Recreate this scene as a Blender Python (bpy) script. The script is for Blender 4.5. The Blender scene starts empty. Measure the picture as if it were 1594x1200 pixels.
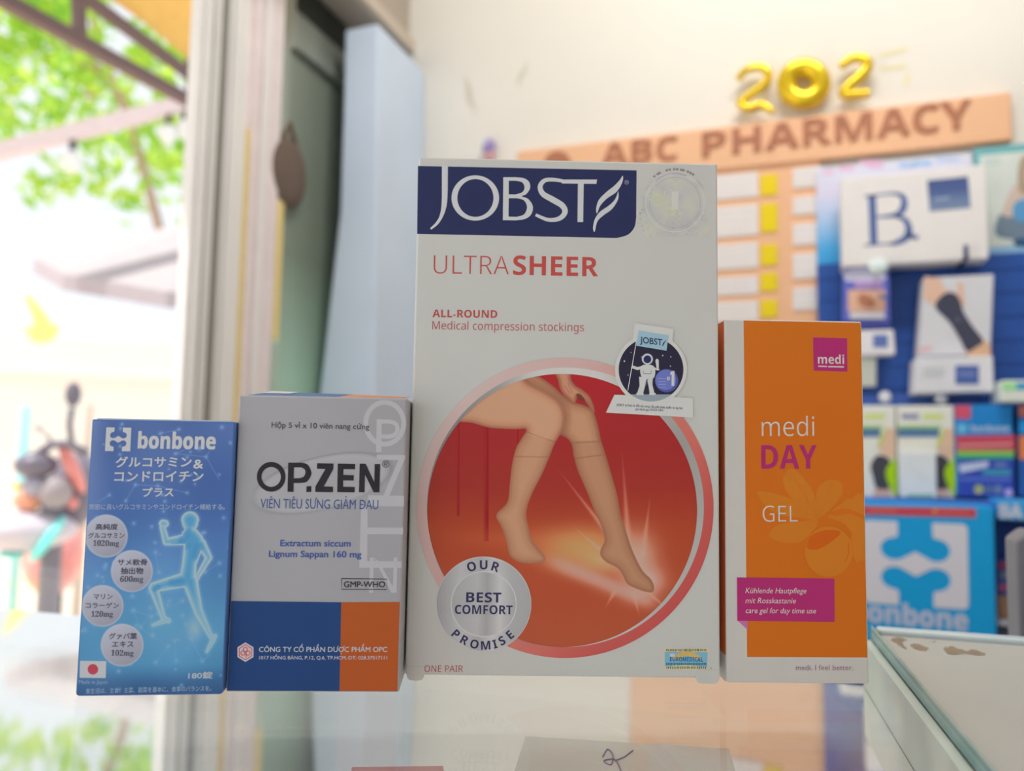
import bpy, bmesh, math, random
import numpy as np
from mathutils import Vector, Matrix, Quaternion
from mathutils.geometry import tessellate_polygon

sc = bpy.context.scene
C = sc.collection
random.seed(7)
rng = np.random.default_rng(11)

# ------------------------------------------------------------------ camera, world, sun, lamps, exposure
W, H = 1594, 1200
FPX = 1199.0
TH = math.radians(19.8)            # the shop's walls run along X and Y; the camera is turned 19.8 degrees to the left
CT = 0.95                          # height of the glass counter top
CAM = Vector((0.0, 0.0, CT + 0.10197))
PITCH, ROLL = math.radians(4.6138), math.radians(0.9457)


def turn(v):
    c, s = math.cos(TH), math.sin(TH)
    return Vector((v[0] * c - v[1] * s, v[0] * s + v[1] * c, v[2]))


_cp, _sp, _cr, _sr = math.cos(PITCH), math.sin(PITCH), math.cos(ROLL), math.sin(ROLL)
_u0 = Vector((0, -_sp, _cp)); _r0 = Vector((1, 0, 0))
FWD = turn(Vector((0, _cp, _sp)))
RIGHT = turn(_cr * _r0 + _sr * _u0)
UP = turn(-_sr * _r0 + _cr * _u0)

cam_d = bpy.data.cameras.new('camera')
cam = bpy.data.objects.new('camera', cam_d)
C.objects.link(cam)
M = Matrix((RIGHT, UP, -FWD)).transposed().to_4x4()
M.translation = CAM
cam.matrix_world = M
cam_d.sensor_fit = 'HORIZONTAL'
cam_d.sensor_width = 36.0
cam_d.lens = FPX / W * 36.0
cam_d.clip_start = 0.01
cam_d.clip_end = 200
cam_d.dof.use_dof = True
cam_d.dof.focus_distance = 0.340
cam_d.dof.aperture_fstop = 5.4
sc.camera = cam

world = bpy.data.worlds.new('sky')
sc.world = world
world.use_nodes = True
bg = world.node_tree.nodes['Background']
bg.inputs[0].default_value = (0.94, 0.985, 1.05, 1)
bg.inputs[1].default_value = 1.07

sun_d = bpy.data.lights.new('sun', 'SUN')
sun_d.energy = 4.0
sun_d.angle = math.radians(1.0)
sun_d.color = (1.0, 0.98, 0.95)
sun = bpy.data.objects.new('sun', sun_d)
sun.rotation_euler = (math.radians(16), math.radians(-14), 0)
C.objects.link(sun)

LAMPS = [((0.12, 0.60, 2.50), 0.8, 0.12, 11.5, 26)]
for lx, (pos, sx, sy, pw, tilt) in enumerate(LAMPS):
    ld = bpy.data.lights.new('tube_light', 'AREA')
    ld.shape = 'RECTANGLE'; ld.size = sx; ld.size_y = sy; ld.energy = pw
    ld.color = (1.0, 0.985, 0.955)
    lo = bpy.data.objects.new('tube_light', ld)
    lo.location = pos
    lo.rotation_euler = (math.radians(tilt), 0, 0)
    C.objects.link(lo)

sc.view_settings.view_transform = 'Standard'
sc.view_settings.look = 'None'
sc.view_settings.exposure = 0.0
sc.view_settings.gamma = 1.0
sc.view_settings.use_curve_mapping = False

# ------------------------------------------------------------------ pixel helpers


def ray(x, y):
    return RIGHT * ((x - 797) / FPX) - UP * ((y - 600) / FPX) + FWD


def at(x, y, Y):
    d = ray(x, y); return CAM + d * ((Y - CAM.y) / d.y)


def atX(x, y, X):
    d = ray(x, y); return CAM + d * ((X - CAM.x) / d.x)


def atZ(x, y, Z):
    d = ray(x, y); return CAM + d * ((Z - CAM.z) / d.z)


def atD(x, y, D):
    return CAM + ray(x, y) * D


def fw(x, y, z=0.0):
    """a spot on the counter, measured from below the camera: x to its right, y away from it"""
    v = turn((x, y, 0)); return Vector((v.x, v.y, CT + z))

# ------------------------------------------------------------------ materials


def s2l(c):
    c = np.asarray(c, float) / 255.0
    return np.where(c <= 0.04045, c / 12.92, ((c + 0.055) / 1.055) ** 2.4)


def albedo(srgb, E):
    """surface colour that shows as srgb under light E, kept below full white without changing its hue"""
    c = s2l(srgb) / E
    m = c.max(axis=-1, keepdims=True)
    return c * np.minimum(1.0, 0.93 / np.maximum(m, 1e-6))


EF = 0.60     # light that reaches the fronts of the cartons
EW = 1.0      # light that reaches the back wall
_mats = {}


def mat(name, srgb, E=1.0, rough=0.6, spec=0.3, metal=0.0, var=0.04, scale=30.0, bump=0.0):
    """procedural material: the colour with a faint mottled variation"""
    key = (name, tuple(srgb), E, rough, spec, metal, var, scale, bump)
    if key in _mats:
        return _mats[key]
    m = bpy.data.materials.new(name)
    m.use_nodes = True
    nt = m.node_tree
    b = nt.nodes['Principled BSDF']
    col = albedo(srgb, E)
    b.inputs['Base Color'].default_value = (*col, 1)
    b.inputs['Roughness'].default_value = rough
    b.inputs['Specular IOR Level'].default_value = spec
    b.inputs['Metallic'].default_value = metal
    if var > 0 or bump > 0:
        tc = nt.nodes.new('ShaderNodeTexCoord')
        nz = nt.nodes.new('ShaderNodeTexNoise')
        nz.inputs['Scale'].default_value = scale
        nz.inputs['Detail'].default_value = 4
        nt.links.new(tc.outputs['Object'], nz.inputs['Vector'])
        if var > 0:
            rp = nt.nodes.new('ShaderNodeValToRGB')
            rp.color_ramp.elements[0].position = 0.3
            rp.color_ramp.elements[1].position = 0.7
            rp.color_ramp.elements[0].color = (*np.clip(col * (1 - var), 0, 1), 1)
            rp.color_ramp.elements[1].color = (*np.clip(col * (1 + var), 0, 1), 1)
            nt.links.new(nz.outputs['Fac'], rp.inputs['Fac'])
            nt.links.new(rp.outputs['Color'], b.inputs['Base Color'])
        if bump > 0:
            bp = nt.nodes.new('ShaderNodeBump')
            bp.inputs['Strength'].default_value = bump
            bp.inputs['Distance'].default_value = 0.002
            nt.links.new(nz.outputs['Fac'], bp.inputs['Height'])
            nt.links.new(bp.outputs['Normal'], b.inputs['Normal'])
    _mats[key] = m
    return m


def ink(srgb, E=None, rough=0.55, spec=0.2):
    return mat('printed_ink', srgb, EF if E is None else E, rough, spec, var=0.0)


def gradient(name, stops, axis, lo, hi, E=1.0, rough=0.5, spec=0.3):
    m = bpy.data.materials.new(name)
    m.use_nodes = True
    nt = m.node_tree
    b = nt.nodes['Principled BSDF']
    b.inputs['Roughness'].default_value = rough
    b.inputs['Specular IOR Level'].default_value = spec
    tc = nt.nodes.new('ShaderNodeTexCoord')
    sp = nt.nodes.new('ShaderNodeSeparateXYZ')
    mr = nt.nodes.new('ShaderNodeMapRange')
    rp = nt.nodes.new('ShaderNodeValToRGB')
    nt.links.new(tc.outputs['Object'], sp.inputs[0])
    nt.links.new(sp.outputs['XYZ'.index(axis)], mr.inputs['Value'])
    mr.inputs['From Min'].default_value = lo
    mr.inputs['From Max'].default_value = hi
    nt.links.new(mr.outputs['Result'], rp.inputs['Fac'])
    els = rp.color_ramp.elements
    while len(els) < len(stops):
        els.new(0.5)
    for e, (p, c) in zip(els, stops):
        e.position = p
        e.color = (*albedo(c, E), 1)
    nt.links.new(rp.outputs['Color'], b.inputs['Base Color'])
    return m


def picture_material(rough=0.5, spec=0.25):
    key = ('pic', rough, spec)
    if key in _mats:
        return _mats[key]
    m = bpy.data.materials.new('printed_picture')
    m.use_nodes = True
    nt = m.node_tree
    b = nt.nodes['Principled BSDF']
    b.inputs['Roughness'].default_value = rough
    b.inputs['Specular IOR Level'].default_value = spec
    a = nt.nodes.new('ShaderNodeAttribute')
    a.attribute_name = 'print'
    nt.links.new(a.outputs['Color'], b.inputs['Base Color'])
    _mats[key] = m
    return m


def glass_mat(name, tint, ior, rough=0.0):
    m = bpy.data.materials.new(name)
    m.use_nodes = True
    nt = m.node_tree
    nt.nodes.remove(nt.nodes['Principled BSDF'])
    out = nt.nodes['Material Output']
    tr = nt.nodes.new('ShaderNodeBsdfTransparent')
    tr.inputs['Color'].default_value = (*tint, 1)
    gl = nt.nodes.new('ShaderNodeBsdfGlossy')
    gl.inputs['Roughness'].default_value = rough
    fr = nt.nodes.new('ShaderNodeLayerWeight')
    fr.inputs['Blend'].default_value = ior
    mx = nt.nodes.new('ShaderNodeMixShader')
    ml = nt.nodes.new('ShaderNodeMath'); ml.operation = 'MULTIPLY'; ml.inputs[1].default_value = 0.10
    nt.links.new(fr.outputs['Facing'], ml.inputs[0])
    nt.links.new(ml.outputs[0], mx.inputs[0])
    nt.links.new(tr.outputs[0], mx.inputs[1])
    nt.links.new(gl.outputs[0], mx.inputs[2])
    nt.links.new(mx.outputs[0], out.inputs['Surface'])
    return m

# ------------------------------------------------------------------ mesh builder


class MB:
    def __init__(s):
        s.v = []; s.f = []; s.m = []; s.mats = []; s.smooth = []

    def mi(s, m):
        if m not in s.mats:
            s.mats.append(m)
        return s.mats.index(m)

    def add(s, verts, faces, m, smooth=False):
        o = len(s.v); i = s.mi(m)
        s.v.extend([tuple(p) for p in verts])
        s.f.extend([tuple(o + k for k in f) for f in faces])
        s.m.extend([i] * len(faces)); s.smooth.extend([smooth] * len(faces))

    def box(s, a, b, m):
        a = Vector(a); b = Vector(b)
        v = [(x, y, z) for x in (a.x, b.x) for y in (a.y, b.y) for z in (a.z, b.z)]
        s.add(v, [(0, 1, 3, 2), (4, 6, 7, 5), (0, 4, 5, 1), (2, 3, 7, 6), (0, 2, 6, 4), (1, 5, 7, 3)], m)

    def prism(s, poly, vec, m):
        n = len(poly); vec = Vector(vec)
        v = [Vector(p) for p in poly] + [Vector(p) + vec for p in poly]
        tri = tessellate_polygon([[Vector(p) for p in poly]])
        f = [tuple(t) for t in tri] + [tuple(n + k for k in reversed(t)) for t in tri]
        f += [(i, (i + 1) % n, n + (i + 1) % n, n + i) for i in range(n)]
        s.add(v, f, m)

    def tube(s, path, r, m, n=10, closed=False, caps=True):
        path = [Vector(p) for p in path]
        R = r if hasattr(r, '__len__') else [r] * len(path)
        L = len(path); rings = []
        ref = None
        for i in range(L):
            if closed:
                t = path[(i + 1) % L] - path[i - 1]
            else:
                t = path[min(i + 1, L - 1)] - path[max(i - 1, 0)]
            t.normalize()
            if ref is None:
                ref = t.orthogonal().normalized()
            ref = (ref - t * ref.dot(t)).normalized()
            bn = t.cross(ref)
            rings.append([path[i] + (ref * math.cos(a) + bn * math.sin(a)) * R[i] for a in [2 * math.pi * k / n for k in range(n)]])
        v = [p for rg in rings for p in rg]
        f = []
        for i in range(L if closed else L - 1):
            j = (i + 1) % L
            for k in range(n):
                f.append((i * n + k, i * n + (k + 1) % n, j * n + (k + 1) % n, j * n + k))
        if caps and not closed:
            f.append(tuple(reversed(range(n)))); f.append(tuple((L - 1) * n + k for k in range(n)))
        s.add(v, f, m, True)

    def ball(s, c, r, m, nu=20, nv=12, ax=None):
        c = Vector(c); r = Vector(r) if hasattr(r, '__len__') else Vector((r, r, r))
        ax = ax or (Vector((1, 0, 0)), Vector((0, 1, 0)), Vector((0, 0, 1)))
        v = []; f = []
        for j in range(nv + 1):
            p = math.pi * j / nv
            for i in range(nu):
                t = 2 * math.pi * i / nu
                v.append(c + ax[0] * (r.x * math.sin(p) * math.cos(t)) + ax[1] * (r.y * math.sin(p) * math.sin(t)) + ax[2] * (r.z * math.cos(p)))
        for j in range(nv):
            for i in range(nu):
                f.append((j * nu + i, (j + 1) * nu + i, (j + 1) * nu + (i + 1) % nu, j * nu + (i + 1) % nu))
        s.add(v, f, m, True)

    def build(s, name, parent=None, bevel=0.0, seg=2, offset=None):
        me = bpy.data.meshes.new(name)
        v = s.v
        if offset is not None:
            v = [tuple(Vector(p) - offset) for p in v]
        me.from_pydata(v, [], s.f)
        for m in s.mats:
            me.materials.append(m)
        me.polygons.foreach_set('material_index', s.m)
        me.polygons.foreach_set('use_smooth', s.smooth)
        me.update()
        if bevel > 0:
            bm = bmesh.new(); bm.from_mesh(me)
            bmesh.ops.remove_doubles(bm, verts=bm.verts, dist=1e-6)
            bmesh.ops.recalc_face_normals(bm, faces=bm.faces)
            es = [e for e in bm.edges if len(e.link_faces) == 2 and e.calc_face_angle(0) > 0.4]
            bmesh.ops.bevel(bm, geom=es, offset=bevel, segments=seg, profile=0.5, affect='EDGES', clamp_overlap=True)
            bm.to_mesh(me); bm.free()
        o = bpy.data.objects.new(name, me)
        C.objects.link(o)
        if parent is not None:
            o.parent = parent
        return o


def tag(o, label=None, cat=None, group=None, kind=None):
    if label: o['label'] = label
    if cat: o['category'] = cat
    if group: o['group'] = group
    if kind: o['kind'] = kind
    return o


def thing(name, loc, label, cat, group=None, yaw=0.0):
    o = bpy.data.objects.new(name, None)
    o.empty_display_size = 0.02
    o.location = loc; o.rotation_euler = (0, 0, yaw)
    C.objects.link(o)
    return tag(o, label, cat, group)


def struct(mb, name, bevel=0.0, parent=None):
    o = mb.build(name, parent, bevel)
    o['kind'] = 'structure'
    return o

# ------------------------------------------------------------------ printing on flat faces


LAY = 0.00005
VPX, VPY = 1030.0, -14600.0      # where the photo's verticals meet


class Face:
    """a vertical face through loc, turned by yaw; its own axes: u to the right, v up"""
    def __init__(s, loc, yaw=0.0, off=0.0):
        s.loc = Vector(loc); s.yaw = yaw; s.off = off
        s.ex = np.array([math.cos(yaw), math.sin(yaw), 0.0])
        s.ey = np.array([-math.sin(yaw), math.cos(yaw), 0.0])
        s.o = np.array(s.loc) + s.ey * off

    def uv(s, P):
        P = np.asarray(P, float).reshape(-1, 2)
        d = (np.outer((P[:, 0] - 797) / FPX, np.array(RIGHT)) - np.outer((P[:, 1] - 600) / FPX, np.array(UP)) + np.array(FWD))
        t = ((s.o - np.array(CAM)) @ s.ey) / (d @ s.ey)
        q = np.array(CAM) + d * t[:, None] - s.o
        return np.stack([q @ s.ex, q[:, 2]], 1)

    def px(s, U):
        U = np.asarray(U, float)
        q = s.o + U[:, :1] * s.ex + U[:, 1:] * np.array([0, 0, 1.0]) - np.array(CAM)
        z = q @ np.array(FWD)
        return np.stack([797 + FPX * (q @ np.array(RIGHT)) / z, 600 - FPX * (q @ np.array(UP)) / z], 1)

    def p3(s, U, k):
        return [(u, s.off - k * LAY * s.lay, v) for u, v in U]
    lay = 1.0


_tm = {}


def text_mesh(body, off=0.0, res=3):
    key = (body, off, res)
    if key in _tm:
        return _tm[key]
    c = bpy.data.curves.new('t', 'FONT')
    c.body = body; c.resolution_u = res; c.offset = off
    c.fill_mode = 'FRONT'
    o = bpy.data.objects.new('t', c)
    C.objects.link(o)
    bpy.context.view_layer.update()
    dg = bpy.context.evaluated_depsgraph_get()
    me = bpy.data.meshes.new_from_object(o.evaluated_get(dg))
    n = len(me.vertices)
    v = np.empty(n * 3); me.vertices.foreach_get('co', v); v = v.reshape(-1, 3)[:, :2].copy()
    f = [tuple(p.vertices) for p in me.polygons]
    bpy.data.objects.remove(o); bpy.data.curves.remove(c); bpy.data.meshes.remove(me)
    _tm[key] = (v, f)
    return v, f


def sansb(t):
    return ''.join(chr(0x1D5D4 + ord(c) - 65) if 'A' <= c <= 'Z' else chr(0x1D5EE + ord(c) - 97) if 'a' <= c <= 'z' else chr(0x1D7EC + ord(c) - 48) if '0' <= c <= '9' else c for c in t)


def sans(t):
    return ''.join(chr(0x1D5A0 + ord(c) - 65) if 'A' <= c <= 'Z' else chr(0x1D5BA + ord(c) - 97) if 'a' <= c <= 'z' else chr(0x1D7E2 + ord(c) - 48) if '0' <= c <= '9' else c for c in t)


_hv, _ = text_mesh('H')
CAPH = _hv[:, 1].max() - _hv[:, 1].min()


def smooth(pts, n=6, closed=True):
    P = np.asarray(pts, float); L = len(P); out = []
    rngi = range(L) if closed else range(L - 1)
    for i in rngi:
        if closed:
            p0, p1, p2, p3 = P[i - 1], P[i], P[(i + 1) % L], P[(i + 2) % L]
        else:
            p0, p1, p2, p3 = P[max(i - 1, 0)], P[i], P[i + 1], P[min(i + 2, L - 1)]
        for k in range(n):
            t = k / n
            out.append(0.5 * ((2 * p1) + (-p0 + p2) * t + (2 * p0 - 5 * p1 + 4 * p2 - p3) * t * t + (-p0 + 3 * p1 - 3 * p2 + p3) * t ** 3))
    if not closed:
        out.append(P[-1])
    return np.array(out)


def circ(cx, cy, rx, ry=None, n=64, a0=0, a1=360):
    ry = rx if ry is None else ry
    a = np.radians(np.linspace(a0, a1, n, endpoint=(a1 - a0 != 360)))
    return np.stack([cx + rx * np.sin(a), cy - ry * np.cos(a)], 1)


def ribbon(pts, w):
    """outline of a stroke of width w (a number or one per point)"""
    P = np.asarray(pts, float)
    w = np.broadcast_to(np.asarray(w, float), (len(P),))
    T = np.gradient(P, axis=0); T /= np.linalg.norm(T, axis=1)[:, None] + 1e-9
    N = np.stack([-T[:, 1], T[:, 0]], 1) * (w / 2)[:, None]
    return P + N, P - N


class Print:
    def __init__(s, face):
        s.face = face; s.mb = MB(); s.E = None

    def _m(s, c):
        return c if not isinstance(c, (tuple, list)) else ink(c, s.E)

    def poly(s, pts, c, k=2, holes=()):
        loops = [np.asarray(pts, float)] + [np.asarray(h, float) for h in holes]
        L = [[Vector((x, y, 0)) for x, y in lp] for lp in loops]
        tri = tessellate_polygon(L)
        s.mb.add(s.face.p3(s.face.uv(np.concatenate(loops)), k), tri, s._m(c))

    def rect(s, x0, y0, x1, y1, c, k=2):
        s.poly([(x0, y0), (x1, y0), (x1, y1), (x0, y1)], c, k)

    def stroke(s, pts, w, c, k=2, closed=False):
        P = np.asarray(pts, float)
        if closed:
            P = np.concatenate([P, P[:1]])
        a, b = ribbon(P, w)
        n = len(P)
        s.mb.add(s.face.p3(s.face.uv(np.concatenate([a, b])), k), [(i, i + 1, n + i + 1, n + i) for i in range(n - 1)], s._m(c))

    def text(s, body, A, B, h, c, k=3, off=0.0, mode='cap', shear=0.0, res=3):
        if off > 0.0065:                 # heavier lettering: the same line set several times, a hair apart
            d = off * h / CAPH * 0.8
            for i, (ox, oy) in enumerate(((0, 0), (d, d), (-d, d), (d, -d), (-d, -d), (1.3 * d, 0), (-1.3 * d, 0))):
                s.text(body, (A[0] + d + ox, A[1] + oy), (B[0] - d + ox, B[1] + oy), h - 2 * d if i == 0 else h, c, k + i * 0.03, 0.0, mode, shear, res)
            return
        """body from A to B along its foot line, capitals (or, mode 'box', the whole line) h pixels high"""
        v, f = text_mesh(body, min(off, 0.0), res)
        if not len(v): return
        x0, x1 = v[:, 0].min(), v[:, 0].max()
        if mode == 'box':
            y0 = v[:, 1].min(); sy = h / (v[:, 1].max() - y0)
        else:
            y0 = 0.0; sy = h / CAPH
        A = np.array(A, float); B = np.array(B, float)
        t = (v[:, 0] - x0) / (x1 - x0)
        base = A + (B - A) * t[:, None]
        yy = (v[:, 1] - y0) * sy
        up = np.stack([(VPX - base[:, 0]) / (base[:, 1] - VPY) + shear, -np.ones(len(v))], 1)
        P = base + up * yy[:, None]
        s.mb.add(s.face.p3(s.face.uv(P), k), f, s._m(c))

    def glyph(s, ch, cx, cy, ang, h, c, k=3, off=0.0, wide=1.0):
        """one capital centred on a spot and turned by ang degrees (clockwise)"""
        v, f = text_mesh(ch, 0.0)
        sy = h / CAPH
        p = (v - np.array([(v[:, 0].min() + v[:, 0].max()) / 2, CAPH / 2])) * np.array([sy * wide, sy])
        a = math.radians(ang)
        P = np.stack([cx + p[:, 0] * math.cos(a) + p[:, 1] * math.sin(a), cy + p[:, 0] * math.sin(a) - p[:, 1] * math.cos(a)], 1)
        s.mb.add(s.face.p3(s.face.uv(P), k), f, s._m(c))

    def done(s, name, parent, label=None):
        o = s.mb.build(name, parent)
        if label: o['label'] = label
        s.mb = MB()
        return o


def picture(face, name, parent, grid, paint, k, E=None, mask=None, px=False, rough=0.5, spec=0.25):
    """a printed picture: a fine sheet whose ink colour is worked out by paint(x, y) at every point.
    grid = (u0, v0, u1, v1, step) on the face, or in photo pixels with px=True"""
    g0, g1, g2, g3, st = grid
    nx = int(round((g2 - g0) / st)) + 1; ny = int(round((g3 - g1) / st)) + 1
    X, Y = np.meshgrid(np.linspace(g0, g2, nx), np.linspace(g1, g3, ny))
    P = np.stack([X.ravel(), Y.ravel()], 1)
    if px:
        Q = P; U = face.uv(P)
    else:
        U = P; Q = face.px(P)
    col = albedo(np.clip(paint(Q[:, 0], Q[:, 1]), 0, 255), EF if E is None else E)
    idx = np.arange(nx * ny).reshape(ny, nx)
    F = np.stack([idx[:-1, :-1].ravel(), idx[:-1, 1:].ravel(), idx[1:, 1:].ravel(), idx[1:, :-1].ravel()], 1)
    if mask is not None:
        ok = mask(Q[:, 0], Q[:, 1])
        F = F[ok[F].all(1)]
        used = np.zeros(nx * ny, bool); used[F.ravel()] = True
        re = np.cumsum(used) - 1
        F = re[F]; U = U[used]; col = col[used]
    n = len(U)
    me = bpy.data.meshes.new(name)
    me.vertices.add(n)
    co = np.stack([U[:, 0], np.full(n, face.off - k * LAY * face.lay), U[:, 1]], 1)
    me.vertices.foreach_set('co', co.ravel())
    me.loops.add(len(F) * 4); me.polygons.add(len(F))
    me.loops.foreach_set('vertex_index', F.ravel().astype(np.int32))
    me.polygons.foreach_set('loop_start', np.arange(0, len(F) * 4, 4, dtype=np.int32))
    try:
        me.polygons.foreach_set('loop_total', np.full(len(F), 4, np.int32))
    except Exception:
        pass
    me.update(calc_edges=True)
    at_ = me.color_attributes.new('print', 'FLOAT_COLOR', 'POINT')
    at_.data.foreach_set('color', np.concatenate([col, np.ones((n, 1))], 1).ravel().astype(np.float32))
    me.materials.append(picture_material(rough, spec))
    o = bpy.data.objects.new(name, me)
    C.objects.link(o); o.parent = parent
    return o


# painting tools (photo pixels)
def sd_poly(x, y, pts):
    """signed distance, positive inside"""
    P = np.asarray(pts, float); d = np.full(x.shape, 1e9); ins = np.zeros(x.shape, bool)
    for i in range(len(P)):
        ax, ay = P[i - 1]; bx, by = P[i]
        ex, ey = bx - ax, by - ay
        t = np.clip(((x - ax) * ex + (y - ay) * ey) / (ex * ex + ey * ey + 1e-12), 0, 1)
        d = np.minimum(d, (x - ax - t * ex) ** 2 + (y - ay - t * ey) ** 2)
        cr = ((ay > y) != (by > y)) & (x < (bx - ax) * (y - ay) / (by - ay + 1e-12) + ax)
        ins ^= cr
    d = np.sqrt(d)
    return np.where(ins, d, -d)


def sd_caps(x, y, a, b, ra, rb):
    ex, ey = b[0] - a[0], b[1] - a[1]
    t = np.clip(((x - a[0]) * ex + (y - a[1]) * ey) / (ex * ex + ey * ey + 1e-12), 0, 1)
    return ra + (rb - ra) * t - np.hypot(x - a[0] - t * ex, y - a[1] - t * ey)


def cover(d, soft=0.7):
    return np.clip(d / (2 * soft) + 0.5, 0, 1)


def lay(col, c, a):
    c = np.asarray(c, float)
    if c.ndim == 1: c = c[None, :]
    return col * (1 - a[:, None]) + c * a[:, None]


def ramp(t, stops):
    t = np.asarray(t); xs = [s[0] for s in stops]
    return np.stack([np.interp(t, xs, [s[1][i] for s in stops]) for i in range(3)], 1)

# ================================================================== THE SHOP
YW = 1.35           # back wall
XL = -0.80          # left wall: the wide doorway to the street
ZC = 2.62

m_wall = mat('cream_paint', (240, 235, 225), EW, 0.75, 0.2, var=0.03, scale=3.0, bump=0.15)
m_ceil = mat('ceiling_paint', (228, 227, 224), 1.0, 0.8, 0.2, var=0.02)
m_soff = mat('taupe_paint', (186, 174, 160), 1.0, 0.7, 0.2, var=0.03, scale=6)
m_floor = mat('pale_floor_tile', (184, 182, 178), 1.0, 0.35, 0.4, var=0.08, scale=4)

b = MB(); b.box((XL - 0.12, YW, 0), (3.2, YW + 0.12, ZC), m_wall); struct(b, 'wall_back')
b = MB(); b.box((XL - 0.12, -2.6, -0.06), (3.2, YW, 0.0), m_floor); struct(b, 'floor')
b = MB(); b.box((3.2, -2.6, 0), (3.32, YW + 0.12, ZC), m_wall); struct(b, 'wall_right')
b = MB(); b.box((0.9, -2.72, 0), (3.32, -2.6, ZC), m_wall); struct(b, 'wall_front')
b = MB(); b.box((XL - 0.12, -2.6, ZC), (3.2, YW + 0.12, ZC + 0.08), m_ceil); struct(b, 'ceiling')

ZS = at(636, 82, YW).z           # underside of the beam over the doorway
b = MB()
b.box((XL - 0.12, -2.6, ZS), (at(636, 82, YW).x, YW, ZC), m_soff); struct(b, 'wall_left')
xb = at(636, 82, YW).x
b = MB(); b.box((xb - 0.002, -2.6, ZS - 0.004), (xb + 0.014, YW, ZS + 0.022), mat('beam_edge', (206, 192, 176), 1.0)); struct(b, 'trim_1')

# ---- aluminium frame of the sliding doors, folded back at the far side of the doorway
m_alu = mat('painted_aluminium', (222, 219, 216), 0.78, 0.45, 0.4, var=0.03, scale=8)
m_alu2 = mat('grey_aluminium', (196, 194, 190), 0.78, 0.45, 0.4, var=0.03, scale=8)
m_groove = mat('groove_shadow_gap', (150, 147, 140), 1.0, 0.7)
m_yel = mat('yellow_edge_strip', (246, 222, 150), 1.0, 0.6)


def yl(x, y=330, X=XL):
    return atX(x, y, X).y


door = thing('door_1', (XL, yl(372), 0), 'folded pale aluminium sliding door frames at the street doorway', 'door')
door['kind'] = 'structure'


def post(x0, x1, dx, m, name, z1=ZS, z0=0.0, grooves=(), back=0.008):
    y0, y1 = yl(x0, X=XL + dx), yl(x1, X=XL + dx)
    bb = MB()
    bb.box((XL - back, y0, z0), (XL + dx, y1, z1 - 0.002), m)
    for g0, g1, gm in grooves:
        bb.box((XL + dx, yl(g0, X=XL + dx), z0), (XL + dx + 0.006, yl(g1, X=XL + dx), z1 - 0.004), gm)
    return bb.build(name, door, 0.002, 1, Vector(door.location))


post(287, 297, 0.0, m_alu2, 'frame_post', back=0.008)
post(297.5, 333, 0.012, m_alu, 'frame_post', grooves=((303, 312, m_alu), (318, 324, m_alu2)))
post(334, 345, 0.009, m_groove, 'frame_gap')
post(345.5, 378, 0.012, m_alu, 'frame_post', grooves=((350, 358, m_alu),))
post(378.5, 388, 0.011, m_yel, 'frame_strip', z1=atX(378, 200, XL).z)
post(388.5, 432, 0.016, mat('painted_aluminium_warm', (226, 214, 214), 0.78, 0.45, 0.4), 'frame_post', grooves=((398, 408, m_alu),))
post(432.5, 443, 0.014, m_yel, 'frame_strip', z1=atX(436, 292, XL).z, z0=atX(430, 532, XL).z)
post(432.6, 442.9, 0.012, mat('pale_green_strip', (190, 208, 192), 1.0), 'frame_strip', z1=atX(430, 533, XL).z)

# dark green glass leaf behind the frames, with a few things showing dimly through it
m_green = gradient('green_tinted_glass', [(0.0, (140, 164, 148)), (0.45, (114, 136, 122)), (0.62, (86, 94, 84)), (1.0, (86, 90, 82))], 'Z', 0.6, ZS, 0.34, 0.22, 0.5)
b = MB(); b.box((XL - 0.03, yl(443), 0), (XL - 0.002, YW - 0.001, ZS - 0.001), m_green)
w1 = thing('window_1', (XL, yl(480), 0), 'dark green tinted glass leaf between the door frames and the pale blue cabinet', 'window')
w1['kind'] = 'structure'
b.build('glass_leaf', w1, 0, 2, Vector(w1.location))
b = MB(); b.box((XL - 0.002, yl(443), ZS - 0.12), (XL + 0.01, YW - 0.001, ZS - 0.002), mat('grey_green_rail', (150, 156, 146), 1.0)); b.build('top_rail', w1, 0.001, 1, Vector(w1.location))
b = MB(); b.box((XL - 0.002, yl(443), ZS - 0.055), (XL + 0.004, YW - 0.001, ZS - 0.002), mat('dark_rail_gap', (52, 56, 50), 1.0)); b.build('rail_gap', w1, 0, 1, Vector(w1.location + Vector((-0.008, 0, 0))))
# reddish-brown bag hanging on the glass
bag_c = atX(448, 268, XL + 0.012)
bag = thing('hanging_bag', bag_c - Vector((0, 0, 0.1)), 'reddish brown bag hanging on the dark green glass beside the door frame', 'bag')
bb = MB(); bb.ball(bag_c, (0.012, 0.05, 0.06), mat('brown_cloth', (118, 102, 92), 1.0, 0.9)); bb.tube([bag_c + Vector((0, -0.02, 0.05)), bag_c + Vector((0, 0.0, 0.085)), bag_c + Vector((0, 0.02, 0.05))], 0.004, mat('brown_strap', (110, 84, 70), 1.0)); bb.build('pouch', bag, 0, 2, Vector(bag.location))

# ---- pale blue cabinet in the corner
m_pb = mat('pale_blue_paint', (188, 202, 220), 0.72, 0.4, 0.4, var=0.03, scale=5)
YB = 1.16
pts = [at(537, 46, YB), at(588, 46, YB), at(586, 330, YB), at(583, 640, YB)]
lowr = Vector((pts[3].x, YB, 0.0)); lowl = Vector((at(494, 640, YB).x - 0.03, YB, 0.0))
poly = pts + [lowr, lowl, at(494, 640, YB), at(529, 330, YB), at(535, 150, YB)]
ztop = poly[0].z
for p in (poly[0], poly[1]): p.z = ztop
cab = thing('corner_cabinet', (pts[2].x - 0.03, YB, 0), 'tall pale blue cabinet standing in the corner beside the green glass', 'cabinet')
b = MB(); b.prism(poly, (0, YW - YB - 0.002, 0), m_pb); b.build('body', cab, 0.004, 2, Vector(cab.location))

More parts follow.
